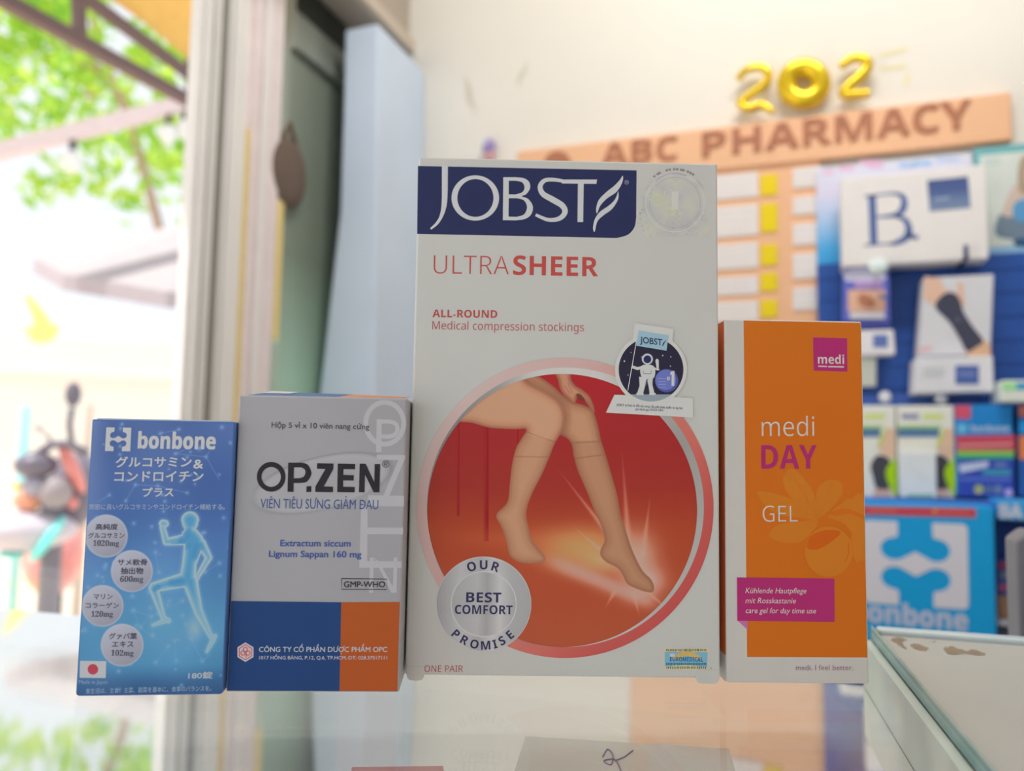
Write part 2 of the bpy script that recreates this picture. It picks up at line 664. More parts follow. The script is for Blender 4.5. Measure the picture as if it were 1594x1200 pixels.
# ---- ceiling lamps: the housings of the two tube lights
for lx, (pos, sx, sy, pw, tilt) in enumerate(LAMPS):
    t = thing('ceiling_lamp', (pos[0], pos[1], ZC), 'long tube lamp on the ceiling near the back wall' if lx == 0 else 'long tube lamp on the ceiling behind the counter', 'lamp')
    b = MB(); b.box((-sx / 2, -0.05, -0.06), (sx / 2, 0.05, 0), mat('lamp_housing', (235, 235, 235), 1.0)); b.build('housing', t, 0.004)

# ---- smudges of wear on the cream wall
def smudge(x0, y0, x1, y1, w, name_l):
    a = np.linspace(0, 1, 9)
    P = np.stack([x0 + (x1 - x0) * a + np.sin(a * 7) * 2, y0 + (y1 - y0) * a], 1)
    f = Face((at(x0, y0, YW).x, YW - 0.0008, at(x0, y0, YW).z)); f.lay = 4
    pr = Print(f); pr.E = EW
    t = thing('wall_stain', f.loc, name_l, 'stain')
    pr.stroke(P, w * np.sin(np.pi * np.clip(a, 0.05, 0.95)), (222, 213, 197), 1)
    pr.done('mark', t)


smudge(722, 118, 740, 175, 9, 'faint long grey stain on the cream wall above the purple ornament')
smudge(820, 96, 806, 136, 7, 'faint short grey stain on the cream wall above the left end of the peach sign')

# ---- PHARMACY sign
m_peach = mat('peach_board', (252, 199, 158), EW, 0.6, 0.25, var=0.02, scale=6)
YS = YW - 0.018
a0, a1 = at(804, 236, YS), at(1574, 141, YS)
zt = (a0.z + a1.z) / 2
zb_ = (at(1120, 263, YS).z + at(1576, 219, YS).z) / 2
sign = thing('shop_sign', (a0.x, YS, zb_), 'long peach board with raised brown letters ABC PHARMACY on the cream wall', 'sign')
b = MB(); b.box((0, 0, 0), (a1.x - a0.x, 0.017, zt - zb_), m_peach); b.build('board', sign, 0.003)
fs = Face(sign.location); fs.lay = 1
m_let = mat('brown_letters', (186, 124, 96), EW, 0.6, 0.25, var=0.02)


def raised(face, body, A, B, h, m, depth, name, parent, off=0.0):
    """raised lettering: cut-out letters with real thickness, one mesh"""
    v, f = text_mesh(body, off, 4)
    x0, x1 = v[:, 0].min(), v[:, 0].max()
    A = np.array(A, float); B = np.array(B, float)
    base = A + (B - A) * ((v[:, 0] - x0) / (x1 - x0))[:, None]
    up = np.stack([(VPX - base[:, 0]) / (base[:, 1] - VPY), -np.ones(len(v))], 1)
    hh = np.asarray(h, float)
    hs = hh if hh.ndim == 0 else hh[0] + (hh[1] - hh[0]) * ((v[:, 0] - x0) / (x1 - x0))
    U = face.uv(base + up * (v[:, 1] * hs / CAPH)[:, None])
    n = len(U)
    vv = [(u, face.off - depth, w) for u, w in U] + [(u, face.off + 0.0005, w) for u, w in U]
    from collections import Counter
    cnt = Counter(); orient = {}
    for q in f:
        for i in range(len(q)):
            e = (q[i], q[(i + 1) % len(q)])
            kk = tuple(sorted(e)); cnt[kk] += 1; orient[kk] = e
    sides = [(e[1], e[0], e[0] + n, e[1] + n) for kk, e in orient.items() if cnt[kk] == 1]
    bb = MB(); bb.add(vv, list(f) + sides, m)
    return bb.build(name, parent)


raised(fs, sansb('ABC'), (936, 259), (1055, 248), (32, 35), m_let, 0.003, 'lettering', sign)
raised(fs, sansb('PHARMACY'), (1093, 245), (1512, 199), (36, 42), m_let, 0.003, 'lettering', sign)
pr = Print(fs); pr.E = EW; fs.lay = 8
pr.poly(circ(868, 256, 21), m_let, 2)
pr.done('round_emblem', sign)

# ---- gold 2, 0, 2 and the remains of the last figure
m_gold = mat('gold_foil', (250, 214, 40), 1.0, 0.22, 0.6, metal=0.55, var=0.05, scale=40, bump=0.3)


def figure(px, r, label, flat=1.0):
    Y = YW - 0.02
    P = [at(x, y, Y) for x, y in smooth(px, 5, False)]
    rr = [r * (0.75 + 0.25 * math.sin(math.pi * i / (len(P) - 1))) for i in range(len(P))]
    base = Vector((P[-1].x, Y, min(p.z for p in P)))
    t = thing('foil_numeral', base, label, 'balloon', 'gold foil numerals above the sign')
    b = MB(); b.tube(P, rr, m_gold, 12); b.build('balloon', t, 0, 2, base)
    return t


figure([(1149, 124), (1160, 110), (1180, 104), (1195, 112), (1193, 128), (1170, 147), (1152, 160), (1166, 168), (1186, 163), (1203, 175)], 0.0078, 'thin twisted gold foil figure 2, leftmost of the gold numerals above the sign')
figure([(1309, 104), (1324, 92), (1344, 91), (1351, 103), (1340, 118), (1322, 134), (1312, 146), (1330, 147), (1354, 145)], 0.0088, 'neat gold foil figure 2 right of the round gold nought')
Y0 = YW - 0.022
c0 = at(1251, 130, Y0)
t = thing('foil_numeral', c0 - Vector((0, 0, 0.04)), 'fat round gold foil nought between the two gold figures 2', 'balloon', 'gold foil numerals above the sign')
b = MB(); b.tube([at(1251 + 27 * math.sin(a), 130 - 25 * math.cos(a), Y0) for a in np.linspace(0, 2 * math.pi, 40, endpoint=False)], 0.0158, m_gold, 16, closed=True); b.build('balloon', t, 0, 2, Vector(t.location))
for pts, lb in (([(1371, 86), (1392, 81), (1414, 76)], 'pale yellow tape remnant right of the gold numerals, uppermost of three'),
                ([(1372, 107), (1412, 103)], 'pale yellow tape remnant right of the gold numerals, middle of three'),
                ([(1413, 114), (1411, 134)], 'short upright yellow tape remnant right of the gold numerals')):
    f = Face((at(*pts[0], YW).x, YW - 0.0006, at(*pts[0], YW).z)); f.lay = 4
    t = thing('tape_remnant', f.loc, lb, 'tape', 'tape remnants of a missing numeral')
    pr = Print(f); pr.E = EW; pr.stroke(pts, 5, (240, 232, 178), 1); pr.done('strip', t)
# small purple ornament
oc = at(761, 229, YW - 0.014)
t = thing('wall_ornament', oc, 'small purple and pink ornament stuck on the cream wall above the white stocking box', 'ornament')
b = MB(); b.ball((0, 0, 0), (0.0125, 0.011, 0.017), mat('purple_plastic', (160, 140, 200), EW, 0.4)); b.build('head', t)
b = MB(); b.ball((0.002, 0, -0.018), (0.011, 0.009, 0.012), mat('pink_plastic', (224, 170, 172), EW, 0.4)); b.build('body', t)
b = MB(); b.ball((-0.003, -0.009, 0.004), (0.005, 0.004, 0.006), mat('light_blue_plastic', (190, 205, 238), EW, 0.4)); b.build('patch', t)

# ---- peach price board with white cards and yellow tags
YP = YW - 0.012
pb0 = at(985, 268, YP); pb1 = at(1276, 250, YP)
zlow = at(1250, 660, YP).z
board = thing('price_board', (pb0.x, YP, zlow), 'peach board with columns of white cards below the sign', 'board')
b = MB(); b.box((0, 0, 0), (pb1.x - pb0.x, 0.011, at(1250, 247, YP).z - zlow), m_peach); b.build('panel', board, 0.002)
m_card = mat('white_card', (240, 234, 232), EW, 0.6, 0.2, var=0.02)
m_tag = mat('yellow_tag', (250, 222, 38), EW, 0.6, 0.2, var=0.02)
m_line = mat('faint_ruled_lines', (226, 216, 214), EW, 0.6, 0.2, var=0)
ORD = ['topmost', 'second from the top', 'third from the top', 'fourth from the top', 'fifth from the top']


def card(x0, x1, y0, y1, m, name, label, cat, group, lines=0, slope=-0.115, Y=YP - 0.0025):
    tl, tr = at(x0, y0 - slope * 0, Y), at(x1, y0 + slope * (x1 - x0), Y)
    z1 = (tl.z + tr.z) / 2
    z0 = (at(x0, y1, Y).z + at(x1, y1 + slope * (x1 - x0), Y).z) / 2
    t = thing(name, (tl.x, Y, z0), label, cat, group)
    w, hgt = tr.x - tl.x, z1 - z0
    b = MB(); b.box((0, 0, 0), (w, 0.0022, hgt), m); b.build('sheet', t, 0.0004, 1)
    if lines:
        b = MB()
        for i in range(lines):
            zz = hgt * (i + 0.7) / (lines + 0.4)
            b.box((w * 0.04, -0.0002, zz - 0.0006), (w * 0.93, 0, zz + 0.0006), m_line)
        b.build('ruled_lines', t)
    return t


rows = [(273, 311), (322, 369), (380, 419), (431, 459), (469, 500)]
for i, (ya, yb) in enumerate(rows):
    card(1010, 1180, ya + 10, yb + 10, m_card, 'price_card', 'wide white card beside a yellow tag on the peach board, ' + ORD[i], 'card', 'white cards in the left column', 3, -0.09)
for i, (ya, yb) in enumerate([(272, 304), (317, 361), (381, 413), (425, 453), (467, 494)]):
    card(1184, 1210, ya + 1, yb + 1, m_tag, 'yellow_tag', 'yellow tag between the white card columns of the peach board, ' + ORD[i], 'tag', 'yellow tags on the peach board', 0, -0.1)
for i, (ya, yb) in enumerate([(261, 292), (306, 334), (348, 381), (395, 434), (448, 483)]):
    card(1234, 1282, ya + 1, yb + 1, m_card, 'price_card', 'narrow white card next to the blue poster on the peach board, ' + ORD[i], 'card', 'white cards in the right column', 2, -0.08)

# ---- lavender to sky blue poster
YQ = YW - 0.020
q0 = at(1270, 266, YQ); q1 = at(1512, 233, YQ)
zq0 = at(1290, 428, YQ).z; zq1 = (q0.z + q1.z) / 2
t = thing('poster', (q0.x, YQ, zq0), 'lavender to sky blue poster behind the white box with the letter B', 'poster')
hq = zq1 - zq0
m_q = gradient('poster_print', [(0.0, (52, 170, 236)), (0.25, (84, 184, 244)), (0.5, (176, 208, 244)), (0.75, (226, 222, 246)), (1.0, (228, 232, 248))], 'Z', 0, hq, EW)
b = MB(); b.box((0, 0, 0), (q1.x - q0.x, 0.0015, hq), m_q); b.build('sheet', t)
f = Face(t.location); f.lay = 6; pr = Print(f); pr.E = EW
for x, y, w, c in ((1290, 268, 9, (240, 205, 232)), (1318, 262, 12, (238, 196, 226)), (1356, 254, 18, (238, 198, 226)), (1362, 257, 12, (238, 190, 224)), (1412, 257, 12, (176, 206, 246)), (1436, 254, 14, (170, 204, 246)), (1474, 248, 18, (198, 214, 246))):
    pr.rect(x - w, y - 4, x + w, y + 4, c, 2 if x == 1362 else 1)
pr.done('printed_headline', t)

# ---- teal edged poster with a woman
YT = YW - 0.020
g0 = at(1514, 236, YT); g1 = at(1760, 210, YT)
zg0 = at(1594, 402, YT).z; zg1 = at(1560, 227, YT).z
t = thing('poster', (g0.x + 0.001, YT, zg0), 'pale green poster with a teal border and a woman in blue at the right edge', 'poster')
b = MB(); b.box((0, 0, 0), (g1.x - g0.x, 0.0015, zg1 - zg0), mat('teal_print', (120, 190, 196), EW)); b.build('sheet', t)
f = Face(t.location); f.lay = 6; pr = Print(f); pr.E = EW
gl_, gh = g1.x - g0.x, zg1 - zg0
pr.mb.add([(0.008, -0.0003, 0.02), (gl_ - 0.01, -0.0003, 0.02), (gl_ - 0.01, -0.0003, gh - 0.012), (0.008, -0.0003, gh - 0.012)], [(0, 1, 2, 3)], mat('pale_green_print', (228, 236, 228), EW))
pr.rect(1535, 385, 1640, 398, (160, 204, 236), 2)
pr.poly(smooth([(1553, 340), (1566, 332), (1590, 336), (1640, 338), (1640, 370), (1556, 370)]), (126, 146, 164), 2)
pr.poly(smooth([(1582, 372), (1640, 370), (1640, 384), (1586, 384)]), (60, 100, 140), 3)
pr.poly(smooth([(1560, 330), (1572, 300), (1584, 286), (1600, 284), (1612, 300), (1600, 330), (1570, 338)]), (226, 206, 192), 3)
pr.poly(smooth([(1576, 332), (1580, 316), (1596, 310), (1622, 312), (1640, 330), (1620, 345), (1585, 345)]), (104, 170, 222), 4)
pr.poly(smooth([(1588, 300), (1584, 270), (1590, 246), (1606, 240), (1624, 250), (1626, 290), (1610, 300)]), (190, 168, 146), 4)
pr.poly(smooth([(1598, 285), (1596, 268), (1604, 258), (1615, 262), (1616, 282), (1607, 292)]), (228, 204, 188), 5)
pr.rect(1532, 246, 1556, 256, (210, 224, 220), 2)
pr.done('printed_woman', t)

# ---- white header box with the letter B
YH = YW - 0.085
h0 = at(1309, 281, YH); h1 = at(1531, 253, YH)
zh1 = (h0.z + h1.z) / 2; zh0 = (at(1311, 417, YH).z + at(1541, 400, YH).z) / 2
hb = thing('header_box', (h0.x, YH, zh0), 'white display box with a large navy letter B and a navy square', 'box')
wh = at(1537, 330, YH).x - h0.x
m_hw = mat('white_board', (244, 240, 238), EW, 0.5, 0.25, var=0.02)
b = MB(); b.box((0, 0, 0), (wh, 0.045, zh1 - zh0), m_hw); b.build('carton', hb, 0.002)
f = Face(hb.location); f.lay = 4; pr = Print(f); pr.E = EW
NV = (92, 114, 172)
bx = lambda x, y: (1290 + x / 5.243, 220 + y / 5.243)
pr.poly([bx(322, 440), bx(385, 432), bx(398, 838), bx(338, 842)], NV, 2)
pr.poly([bx(290, 442), bx(520, 418), bx(520, 432), bx(290, 456)], NV, 2)
pr.poly([bx(290, 842), bx(540, 826), bx(540, 840), bx(290, 856)], NV, 2)
top = smooth([bx(500, 424), bx(590, 440), bx(618, 500), bx(590, 575), bx(520, 606), bx(390, 618)], 8, False)
pr.stroke(top, np.interp(np.linspace(0, 1, len(top)), [0, .25, .5, .75, 1], [2.5, 8, 11, 7, 2.5]), NV, 2)
low = smooth([bx(520, 606), bx(620, 640), bx(655, 720), bx(625, 790), bx(540, 832), bx(500, 836)], 8, False)
pr.stroke(low, np.interp(np.linspace(0, 1, len(low)), [0, .25, .5, .75, 1], [2.5, 9, 12, 8, 2.5]), NV, 2)
pr.poly([bx(640, 750), bx(690, 760), bx(735, 770), bx(722, 805), bx(650, 790)], NV, 2)
pr.done('printed_letter', hb)
sq = [(1443, 281), (1506.5, 274.5), (1511, 323.5), (1447, 329.5)]
zz = [v for _, v in f.uv(sq)]
pr.poly(sq, gradient('navy_print', [(0, (132, 152, 184)), (0.35, (112, 134, 176)), (0.6, (84, 104, 160)), (1, (78, 96, 150))], 'Z', min(zz), max(zz), EW), 2)
pr.stroke([(1454, 311), (1478, 308)], 4, (160, 176, 206), 3)
pr.done('navy_square', hb)

# ---- blue rack
m_rack = mat('blue_rack', (36, 76, 148), 0.7, 0.45, 0.35, var=0.12, scale=9)
YR = YW - 0.030
r0 = at(1272, 420, YR); zr1 = at(1400, 404, YR).z; zr0 = CT - 0.45
rack = thing('display_rack', (r0.x, YR, zr0), 'blue ribbed wall rack panel carrying hanging packs and boxes right of the peach board', 'rack')
rw = 1.0
b = MB(); b.box((0, 0, 0), (rw, 0.008, zr1 - zr0), m_rack)
for i in range(24):
    zi = (zr1 - zr0) * (i + 0.5) / 24
    b.box((0.004, -0.0015, zi - 0.006), (rw - 0.004, 0, zi + 0.006), m_rack)
b.build('back_panel', rack)
hook_no = [0]
def rack_thing(name, b, label, cat, loc, group=None, bevel=0.0):
    t = thing(name, Vector(loc), label, cat, group)
    b.v = [tuple(Vector(p) + r0v - Vector(loc)) for p in b.v]
    o = b.build('rod' if cat == 'hook' else 'plank', t, bevel)
    return t
r0v = Vector((r0.x, YR - 0.005, zr0))
zs = at(1400, 775, YR - 0.09).z
b = MB(); b.box((0, -0.10, zs - zr0 - 0.016), (rw, 0, zs - zr0), mat('blue_shelf', (70, 118, 196), 0.75, 0.4)); rack_thing('rack_shelf', b, 'blue shelf of the rack carrying the support and bandage boxes', 'shelf', (r0.x, YR - 0.1, zs), None, 0.002)
zrail = at(1420, 626, YR - 0.01).z
b = MB(); b.box((0, -0.012, zrail - zr0 - 0.012), (rw, 0, zrail - zr0 + 0.012), mat('blue_rail', (58, 92, 168), 0.9, 0.4)); rack_thing('hook_rail', b, 'blue rail with white hook ends above the shelf boxes', 'rail', (r0.x, YR - 0.02, zrail), None, 0.002)
for x, y in ((1377, 618), (1464, 621)):
    p = at(x, y, YR - 0.05)
    b = MB(); b.tube([(p.x - r0.x, 0.0, p.z - zr0), (p.x - r0.x, -0.045, p.z - zr0)], 0.003, mat('steel_rod', (170, 175, 185), 1.0, 0.3, 0.5, 0.8))
    b.ball((p.x - r0.x, -0.05, p.z - zr0), (0.0085, 0.006, 0.0085), mat('white_cap', (226, 228, 236), 1.0)); rack_thing('display_hook', b, 'steel hook with a white round end on the rail, ' + ('behind the orange box corner' if x < 1400 else 'above the middle green support box'), 'hook', (p.x, YR - 0.04, p.z), 'rack hooks')
p = at(1367, 416, YR - 0.07)  # rod with a pale cyan ball at its end
b = MB(); b.tube([(p.x - r0.x, 0.0, p.z - zr0), (p.x - r0.x, -0.065, p.z - zr0)], 0.003, mat('steel_rod', (170, 175, 185), 1.0, 0.3, 0.5, 0.8))
b.ball((p.x - r0.x, -0.07, p.z - zr0), (0.014, 0.006, 0.012), mat('pale_cyan_cap', (238, 252, 252), 0.8)); rack_thing('display_hook', b, 'hook with a pale cyan end above the blue hanging pack', 'hook', (p.x, YR - 0.06, p.z), 'rack hooks')
p = at(1503, 404, YR - 0.06)
b = MB(); b.tube([(p.x - r0.x, 0.0, p.z - zr0), (p.x - r0.x, -0.06, p.z - zr0), (p.x - r0.x, -0.06, p.z - zr0 + 0.02)], 0.003, mat('navy_rod', (44, 56, 110), 1.0)); rack_thing('display_hook', b, 'navy hook poking up at the lower edge of the white header box', 'hook', (p.x, YR - 0.05, p.z), 'rack hooks')


def pack(quad, Y, depth, body_c, name, label, cat, group=None, bevel=0.002, E=0.78):
    """a carton whose front is the quad (photo pixels TL, TR, BR, BL) at distance Y"""
    P = [at(x, y, Y) for x, y in quad]
    x0 = (P[0].x + P[3].x) / 2; x1 = (P[1].x + P[2].x) / 2
    z1 = (P[0].z + P[1].z) / 2; z0 = (P[2].z + P[3].z) / 2
    t = thing(name, (x0, Y, z0), label, cat, group)
    b = MB()
    bl, br, tr, tl = P[3].x - x0, P[2].x - x0, P[1].x - x0, P[0].x - x0
    b.prism([(bl, 0, 0), (br, 0, 0), (tr, 0, z1 - z0), (tl, 0, z1 - z0)], (0, depth, 0), mat('carton_board', body_c, E, 0.45, 0.3, var=0.02))
    b.build('carton', t, bevel)
    f = Face(t.location); f.lay = 5
    pr = Print(f); pr.E = E
    return t, pr


c4 = lambda x, y: (1290 + x / 5.0, 400 + y / 5.0)
c5 = lambda x, y: (1330 + x / 6.0, 600 + y / 6.0)
# blue blister pack with a picture
t, pr = pack([c4(115, 30), c4(470, 20), c4(480, 545), c4(110, 555)], YR - 0.045, 0.025, (92, 104, 190), 'hanging_pack', 'blue hanging pack with an orange brown picture beneath the white box', 'pack')
pr.rect(*c4(115, 25), *c4(300, 75), (216, 130, 160), 2)
pr.poly(smooth([c4(125, 110), c4(280, 85), c4(430, 130), c4(420, 180), c4(200, 190), c4(130, 180)]), (214, 214, 240), 2)
pr.rect(*c4(200, 185), *c4(420, 240), (176, 146, 196), 3)
pr.rect(*c4(150, 255), *c4(440, 425), (216, 172, 148), 2)
pr.poly(smooth([c4(230, 300), c4(290, 290), c4(360, 350), c4(330, 400), c4(240, 370)]), (178, 122, 96), 3)
pr.poly(smooth([c4(390, 290), c4(440, 300), c4(440, 330), c4(400, 320)]), (110, 118, 150), 3)
pr.rect(*c4(165, 430), *c4(435, 480), (206, 202, 204), 2)
pr.rect(*c4(120, 490), *c4(470, 540), (66, 72, 140), 2)
pr.done('printed_front', t)
t, pr = pack([c4(225, 572), c4(505, 565), c4(520, 755), c4(225, 768)], YR - 0.05, 0.03, (218, 216, 220), 'hanging_pack', 'white pack with a small navy square half hidden by the orange box', 'pack')
pr.rect(*c4(345, 605), *c4(460, 705), (96, 116, 176), 2)
pr.done('printed_front', t)
t, pr = pack([c4(225, 700), c4(372, 700), c4(372, 1005), c4(225, 1010)], YR - 0.015, 0.012, (216, 220, 210), 'hanging_pack', 'pale plain pack hanging behind the white pack with the navy square', 'pack')
pr.rect(*c4(230, 760), *c4(360, 800), (200, 208, 198), 2); pr.done('printed_front', t)
# wrist brace box
t, pr = pack([c4(738, 145), c4(1288, 150), c4(1262, 775), c4(692, 755)], YR - 0.055, 0.04, (202, 202, 208), 'brace_box', 'light grey box picturing a dark wrist brace on a forearm', 'box')
pr.poly([c4(745, 150), c4(870, 170), c4(900, 250), c4(1000, 290), c4(1000, 200), c4(1045, 200), c4(1060, 380), c4(900, 420), c4(740, 330)], (214, 178, 158), 2)
pr.poly([c4(1060, 740), c4(1200, 640), c4(1260, 690), c4(1262, 775), c4(1090, 775)], (206, 168, 138), 2)
pr.poly(smooth([c4(830, 390), c4(880, 300), c4(960, 275), c4(1020, 330), c4(1050, 430), c4(1120, 540), c4(1200, 650), c4(1150, 700), c4(1075, 735), c4(1020, 640), c4(940, 510)]), (66, 68, 86), 3)
pr.poly(circ(*c4(1000, 490), 5), (84, 88, 108), 4)
pr.poly([c4(700, 700), c4(780, 690), c4(820, 730), c4(690, 745)], (206, 176, 180), 2)
pr.done('printed_front', t)
Yf = YR - 0.075
P = [at(*c4(x, y), Yf) for x, y in ((680, 765), (1280, 785), (1288, 1075), (665, 1035))]
zt_ = (P[0].z + P[1].z) / 2; zb2 = (P[2].z + P[3].z) / 2
t2 = t
b = MB(); lo = Vector(t2.location)
b.prism([(P[3].x, Yf, zb2), (P[2].x, Yf, zb2), (P[1].x, Yf, zt_), (P[0].x, Yf, zt_)], (0, 0.06, 0), mat('white_carton', (226, 226, 232), 0.9)); b.build('lower_flap', t2, 0.002, 2, lo)
f = Face(lo, 0, Yf - lo.y); f.lay = 5; pr = Print(f); pr.E = 0.9
pr.rect(*c4(985, 845), *c4(1168, 990), (84, 108, 176), 2); pr.rect(*c4(1010, 895), *c4(1140, 925), (120, 140, 196), 3)
pr.rect(*c4(740, 860), *c4(900, 930), (206, 208, 214), 2)
pr.done('printed_square', t2)
t, pr = pack([c4(1345, 965), c4(1640, 950), c4(1640, 1120), c4(1340, 1140)], YR - 0.10, 0.06, (226, 232, 222), 'small_box', 'small white and green box at the right edge above the packs', 'box')
pr.rect(*c4(1350, 975), *c4(1460, 1040), (160, 220, 160), 2); pr.rect(*c4(1460, 975), *c4(1640, 1035), (84, 160, 200), 2)
pr.done('printed_front', t)
# packs on the shelf
KN = 'knee support boxes on the rack shelf'
def knee(x0, x1, label):
    t, pr = pack([c5(x0, 185), c5(x1, 190), c5(x1 + 12, 1048), c5(x0 + 8, 1042)], YR - 0.082, 0.07, (228, 228, 218), 'support_box', label, 'box', KN)
    o = x1 - 930
    q = lambda x, y: c5(x + o, y)
    xl = max(x0, 395 + o)
    pr.rect(*q(640, 265), *q(830, 315), (204, 218, 130), 2)
    pr.rect(*q(440, 265), *q(600, 312), (140, 142, 176), 2)
    pr.rect(*q(400, 375), *q(815, 400), (150, 196, 96), 2)
    pr.rect(*q(405, 400), *q(790, 480), (86, 122, 160), 3)
    pr.poly([q(760, 590), q(835, 400), q(925, 400), q(925, 680), q(860, 680)], (218, 186, 160), 2)
    pr.poly([q(765, 540), q(830, 400), q(850, 400), q(790, 580)], (190, 205, 96), 3)
    pr.poly(smooth([q(700, 740), q(770, 650), q(870, 690), q(900, 800), q(880, 950), q(760, 960), q(720, 850)]), (72, 70, 78), 3)
    pr.poly(smooth([q(935, 700), q(870, 740), q(840, 820), q(870, 930), q(937, 1025)]), (166, 206, 24), 4)
    pr.poly([q(740, 960), q(870, 955), q(900, 1035), q(720, 1035)], (204, 172, 156), 3)
    pr.done('printed_front', t)
knee(-180, 382, 'white and green support box half hidden by the orange box on the rack shelf')
knee(398, 930, 'white and green support box behind the leaning blank card')
Yc = YR - 0.092
t, pr = pack([c5(415, 620), c5(765, 612), c5(772, 1050), c5(428, 1050)], Yc, 0.006, (232, 234, 234), 'leaning_card', 'blank white card leaning before the green support box', 'card')
pr.stroke([c5(500, 740), c5(720, 920)], 1.2, (205, 210, 212), 2); pr.rect(*c5(490, 1015), *c5(740, 1045), (120, 180, 160), 2); pr.done('printed_front', t)
t, pr = pack([c5(940, 180), c5(1480, 178), c5(1492, 1040), c5(950, 1040)], YR - 0.085, 0.07, (30, 128, 200), 'bandage_box', 'blue box with red label and green stripe on the rack shelf', 'box')
pr.rect(*c5(940, 185), *c5(1085, 310), (206, 84, 110), 2)
pr.text(sansb('bonbone'), c5(1090, 432), c5(1445, 432), 10, (200, 224, 244), 3)
pr.rect(*c5(960, 360), *c5(1050, 445), (110, 190, 230), 2)
pr.poly([c5(950, 470), c5(1500, 462), c5(1502, 600), c5(955, 605)], (196, 74, 92), 2)
pr.stroke([c5(970, 560), c5(1470, 548)], 3, (220, 160, 160), 3)
pr.rect(*c5(955, 608), *c5(1490, 640), (166, 190, 70), 2); pr.rect(*c5(955, 640), *c5(1490, 682), (74, 176, 120), 2)
pr.rect(*c5(965, 684), *c5(1490, 1038), (52, 78, 172), 2)
pr.poly([c5(975, 735), c5(1250, 705), c5(1250, 760), c5(985, 820)], (206, 214, 240), 3)
pr.rect(*c5(1200, 790), *c5(1460, 832), (70, 160, 176), 3); pr.rect(*c5(1310, 725), *c5(1420, 755), (120, 140, 180), 3)
pr.rect(*c5(980, 860), *c5(1460, 885), (100, 120, 200), 3)
for x, c in ((1160, (176, 180, 100)), (1250, (84, 110, 150)), (1340, (110, 128, 160))):
    pr.poly(circ(*c5(x, 970), 7), c, 3)
pr.poly(circ(*c5(1440, 1000), 6), (190, 170, 216), 3)
pr.done('printed_front', t)
t, pr = pack([c5(1530, 190), c5(2000, 185), c5(2000, 1040), c5(1540, 1040)], YR - 0.085, 0.07, (40, 90, 160), 'bandage_box', 'blue and orange box cut off by the right edge of the shelf', 'box')
pr.rect(*c5(1535, 190), *c5(1990, 290), (196, 120, 96), 2); pr.rect(*c5(1535, 320), *c5(1990, 440), (40, 150, 220), 2); pr.rect(*c5(1538, 470), *c5(1990, 690), (224, 130, 76), 2)
pr.done('printed_front', t)

# ---- emblem: square brackets around two puzzle lobes
CUT = [(.335, 0), (.335, .16), (.318, .188)] + [(.30 + .13 * math.cos(math.radians(a)), .327 + .132 * math.sin(math.radians(a))) for a in range(-100, -311, -10)] + [(.44, .392), (.5, .352)]
CUT = CUT + [(1 - x, y) for x, y in reversed(CUT[:-1])]


def emblem(r=0.06):
    arc = lambda cx, cy, a0: [(cx + r * math.cos(math.radians(a)), cy + r * math.sin(math.radians(a))) for a in np.linspace(a0, a0 + 90, 6)]
    inner = list(CUT)
    out = arc(r, r, 180) + inner + arc(1 - r, r, 270) + arc(1 - r, 1 - r, 0) + [(x, 1 - y) for x, y in reversed(inner)] + arc(r, 1 - r, 90)
    return np.array(out)


def in_quad(E_, TL, TR, BR, BL):
    TL, TR, BR, BL = map(np.array, (TL, TR, BR, BL)); u, v = E_[:, :1], E_[:, 1:]
    return TL * (1 - u) * (1 - v) + TR * u * (1 - v) + BR * u * v + BL * (1 - u) * v


# ---- big blue bonbone box below the shelf
c6 = lambda x, y: (1330 + x / 5.0, 780 + y / 5.0)
YG = YR - 0.145
t, pr = pack([c6(-170, 18), c6(1085, 30), c6(1110, 1120), c6(-170, 1110)], YG, 0.038, (24, 164, 230), 'display_box', 'large blue box with a white bracket emblem and the word bonbone', 'box', None, 0.002, 0.72)
pr.poly([c6(-100, 36), c6(945, 55), c6(945, 128), c6(-100, 100)], (190, 70, 84), 2)
pr.stroke([c6(110, 68), c6(330, 72)], 4, (206, 106, 90), 3); pr.stroke([c6(600, 78), c6(900, 88)], 4, (206, 96, 92), 3); pr.poly(circ(*c6(625, 76), 3), (226, 170, 70), 4)
pr.poly(in_quad(emblem(), c6(60, 145), c6(880, 180), c6(890, 845), c6(75, 790)), (222, 222, 234), 2)
pr.text(sansb('bonbone'), c6(-20, 925), c6(885, 1008), 30, (206, 216, 244), 3, 0.02)
pr.done('printed_emblem', t)
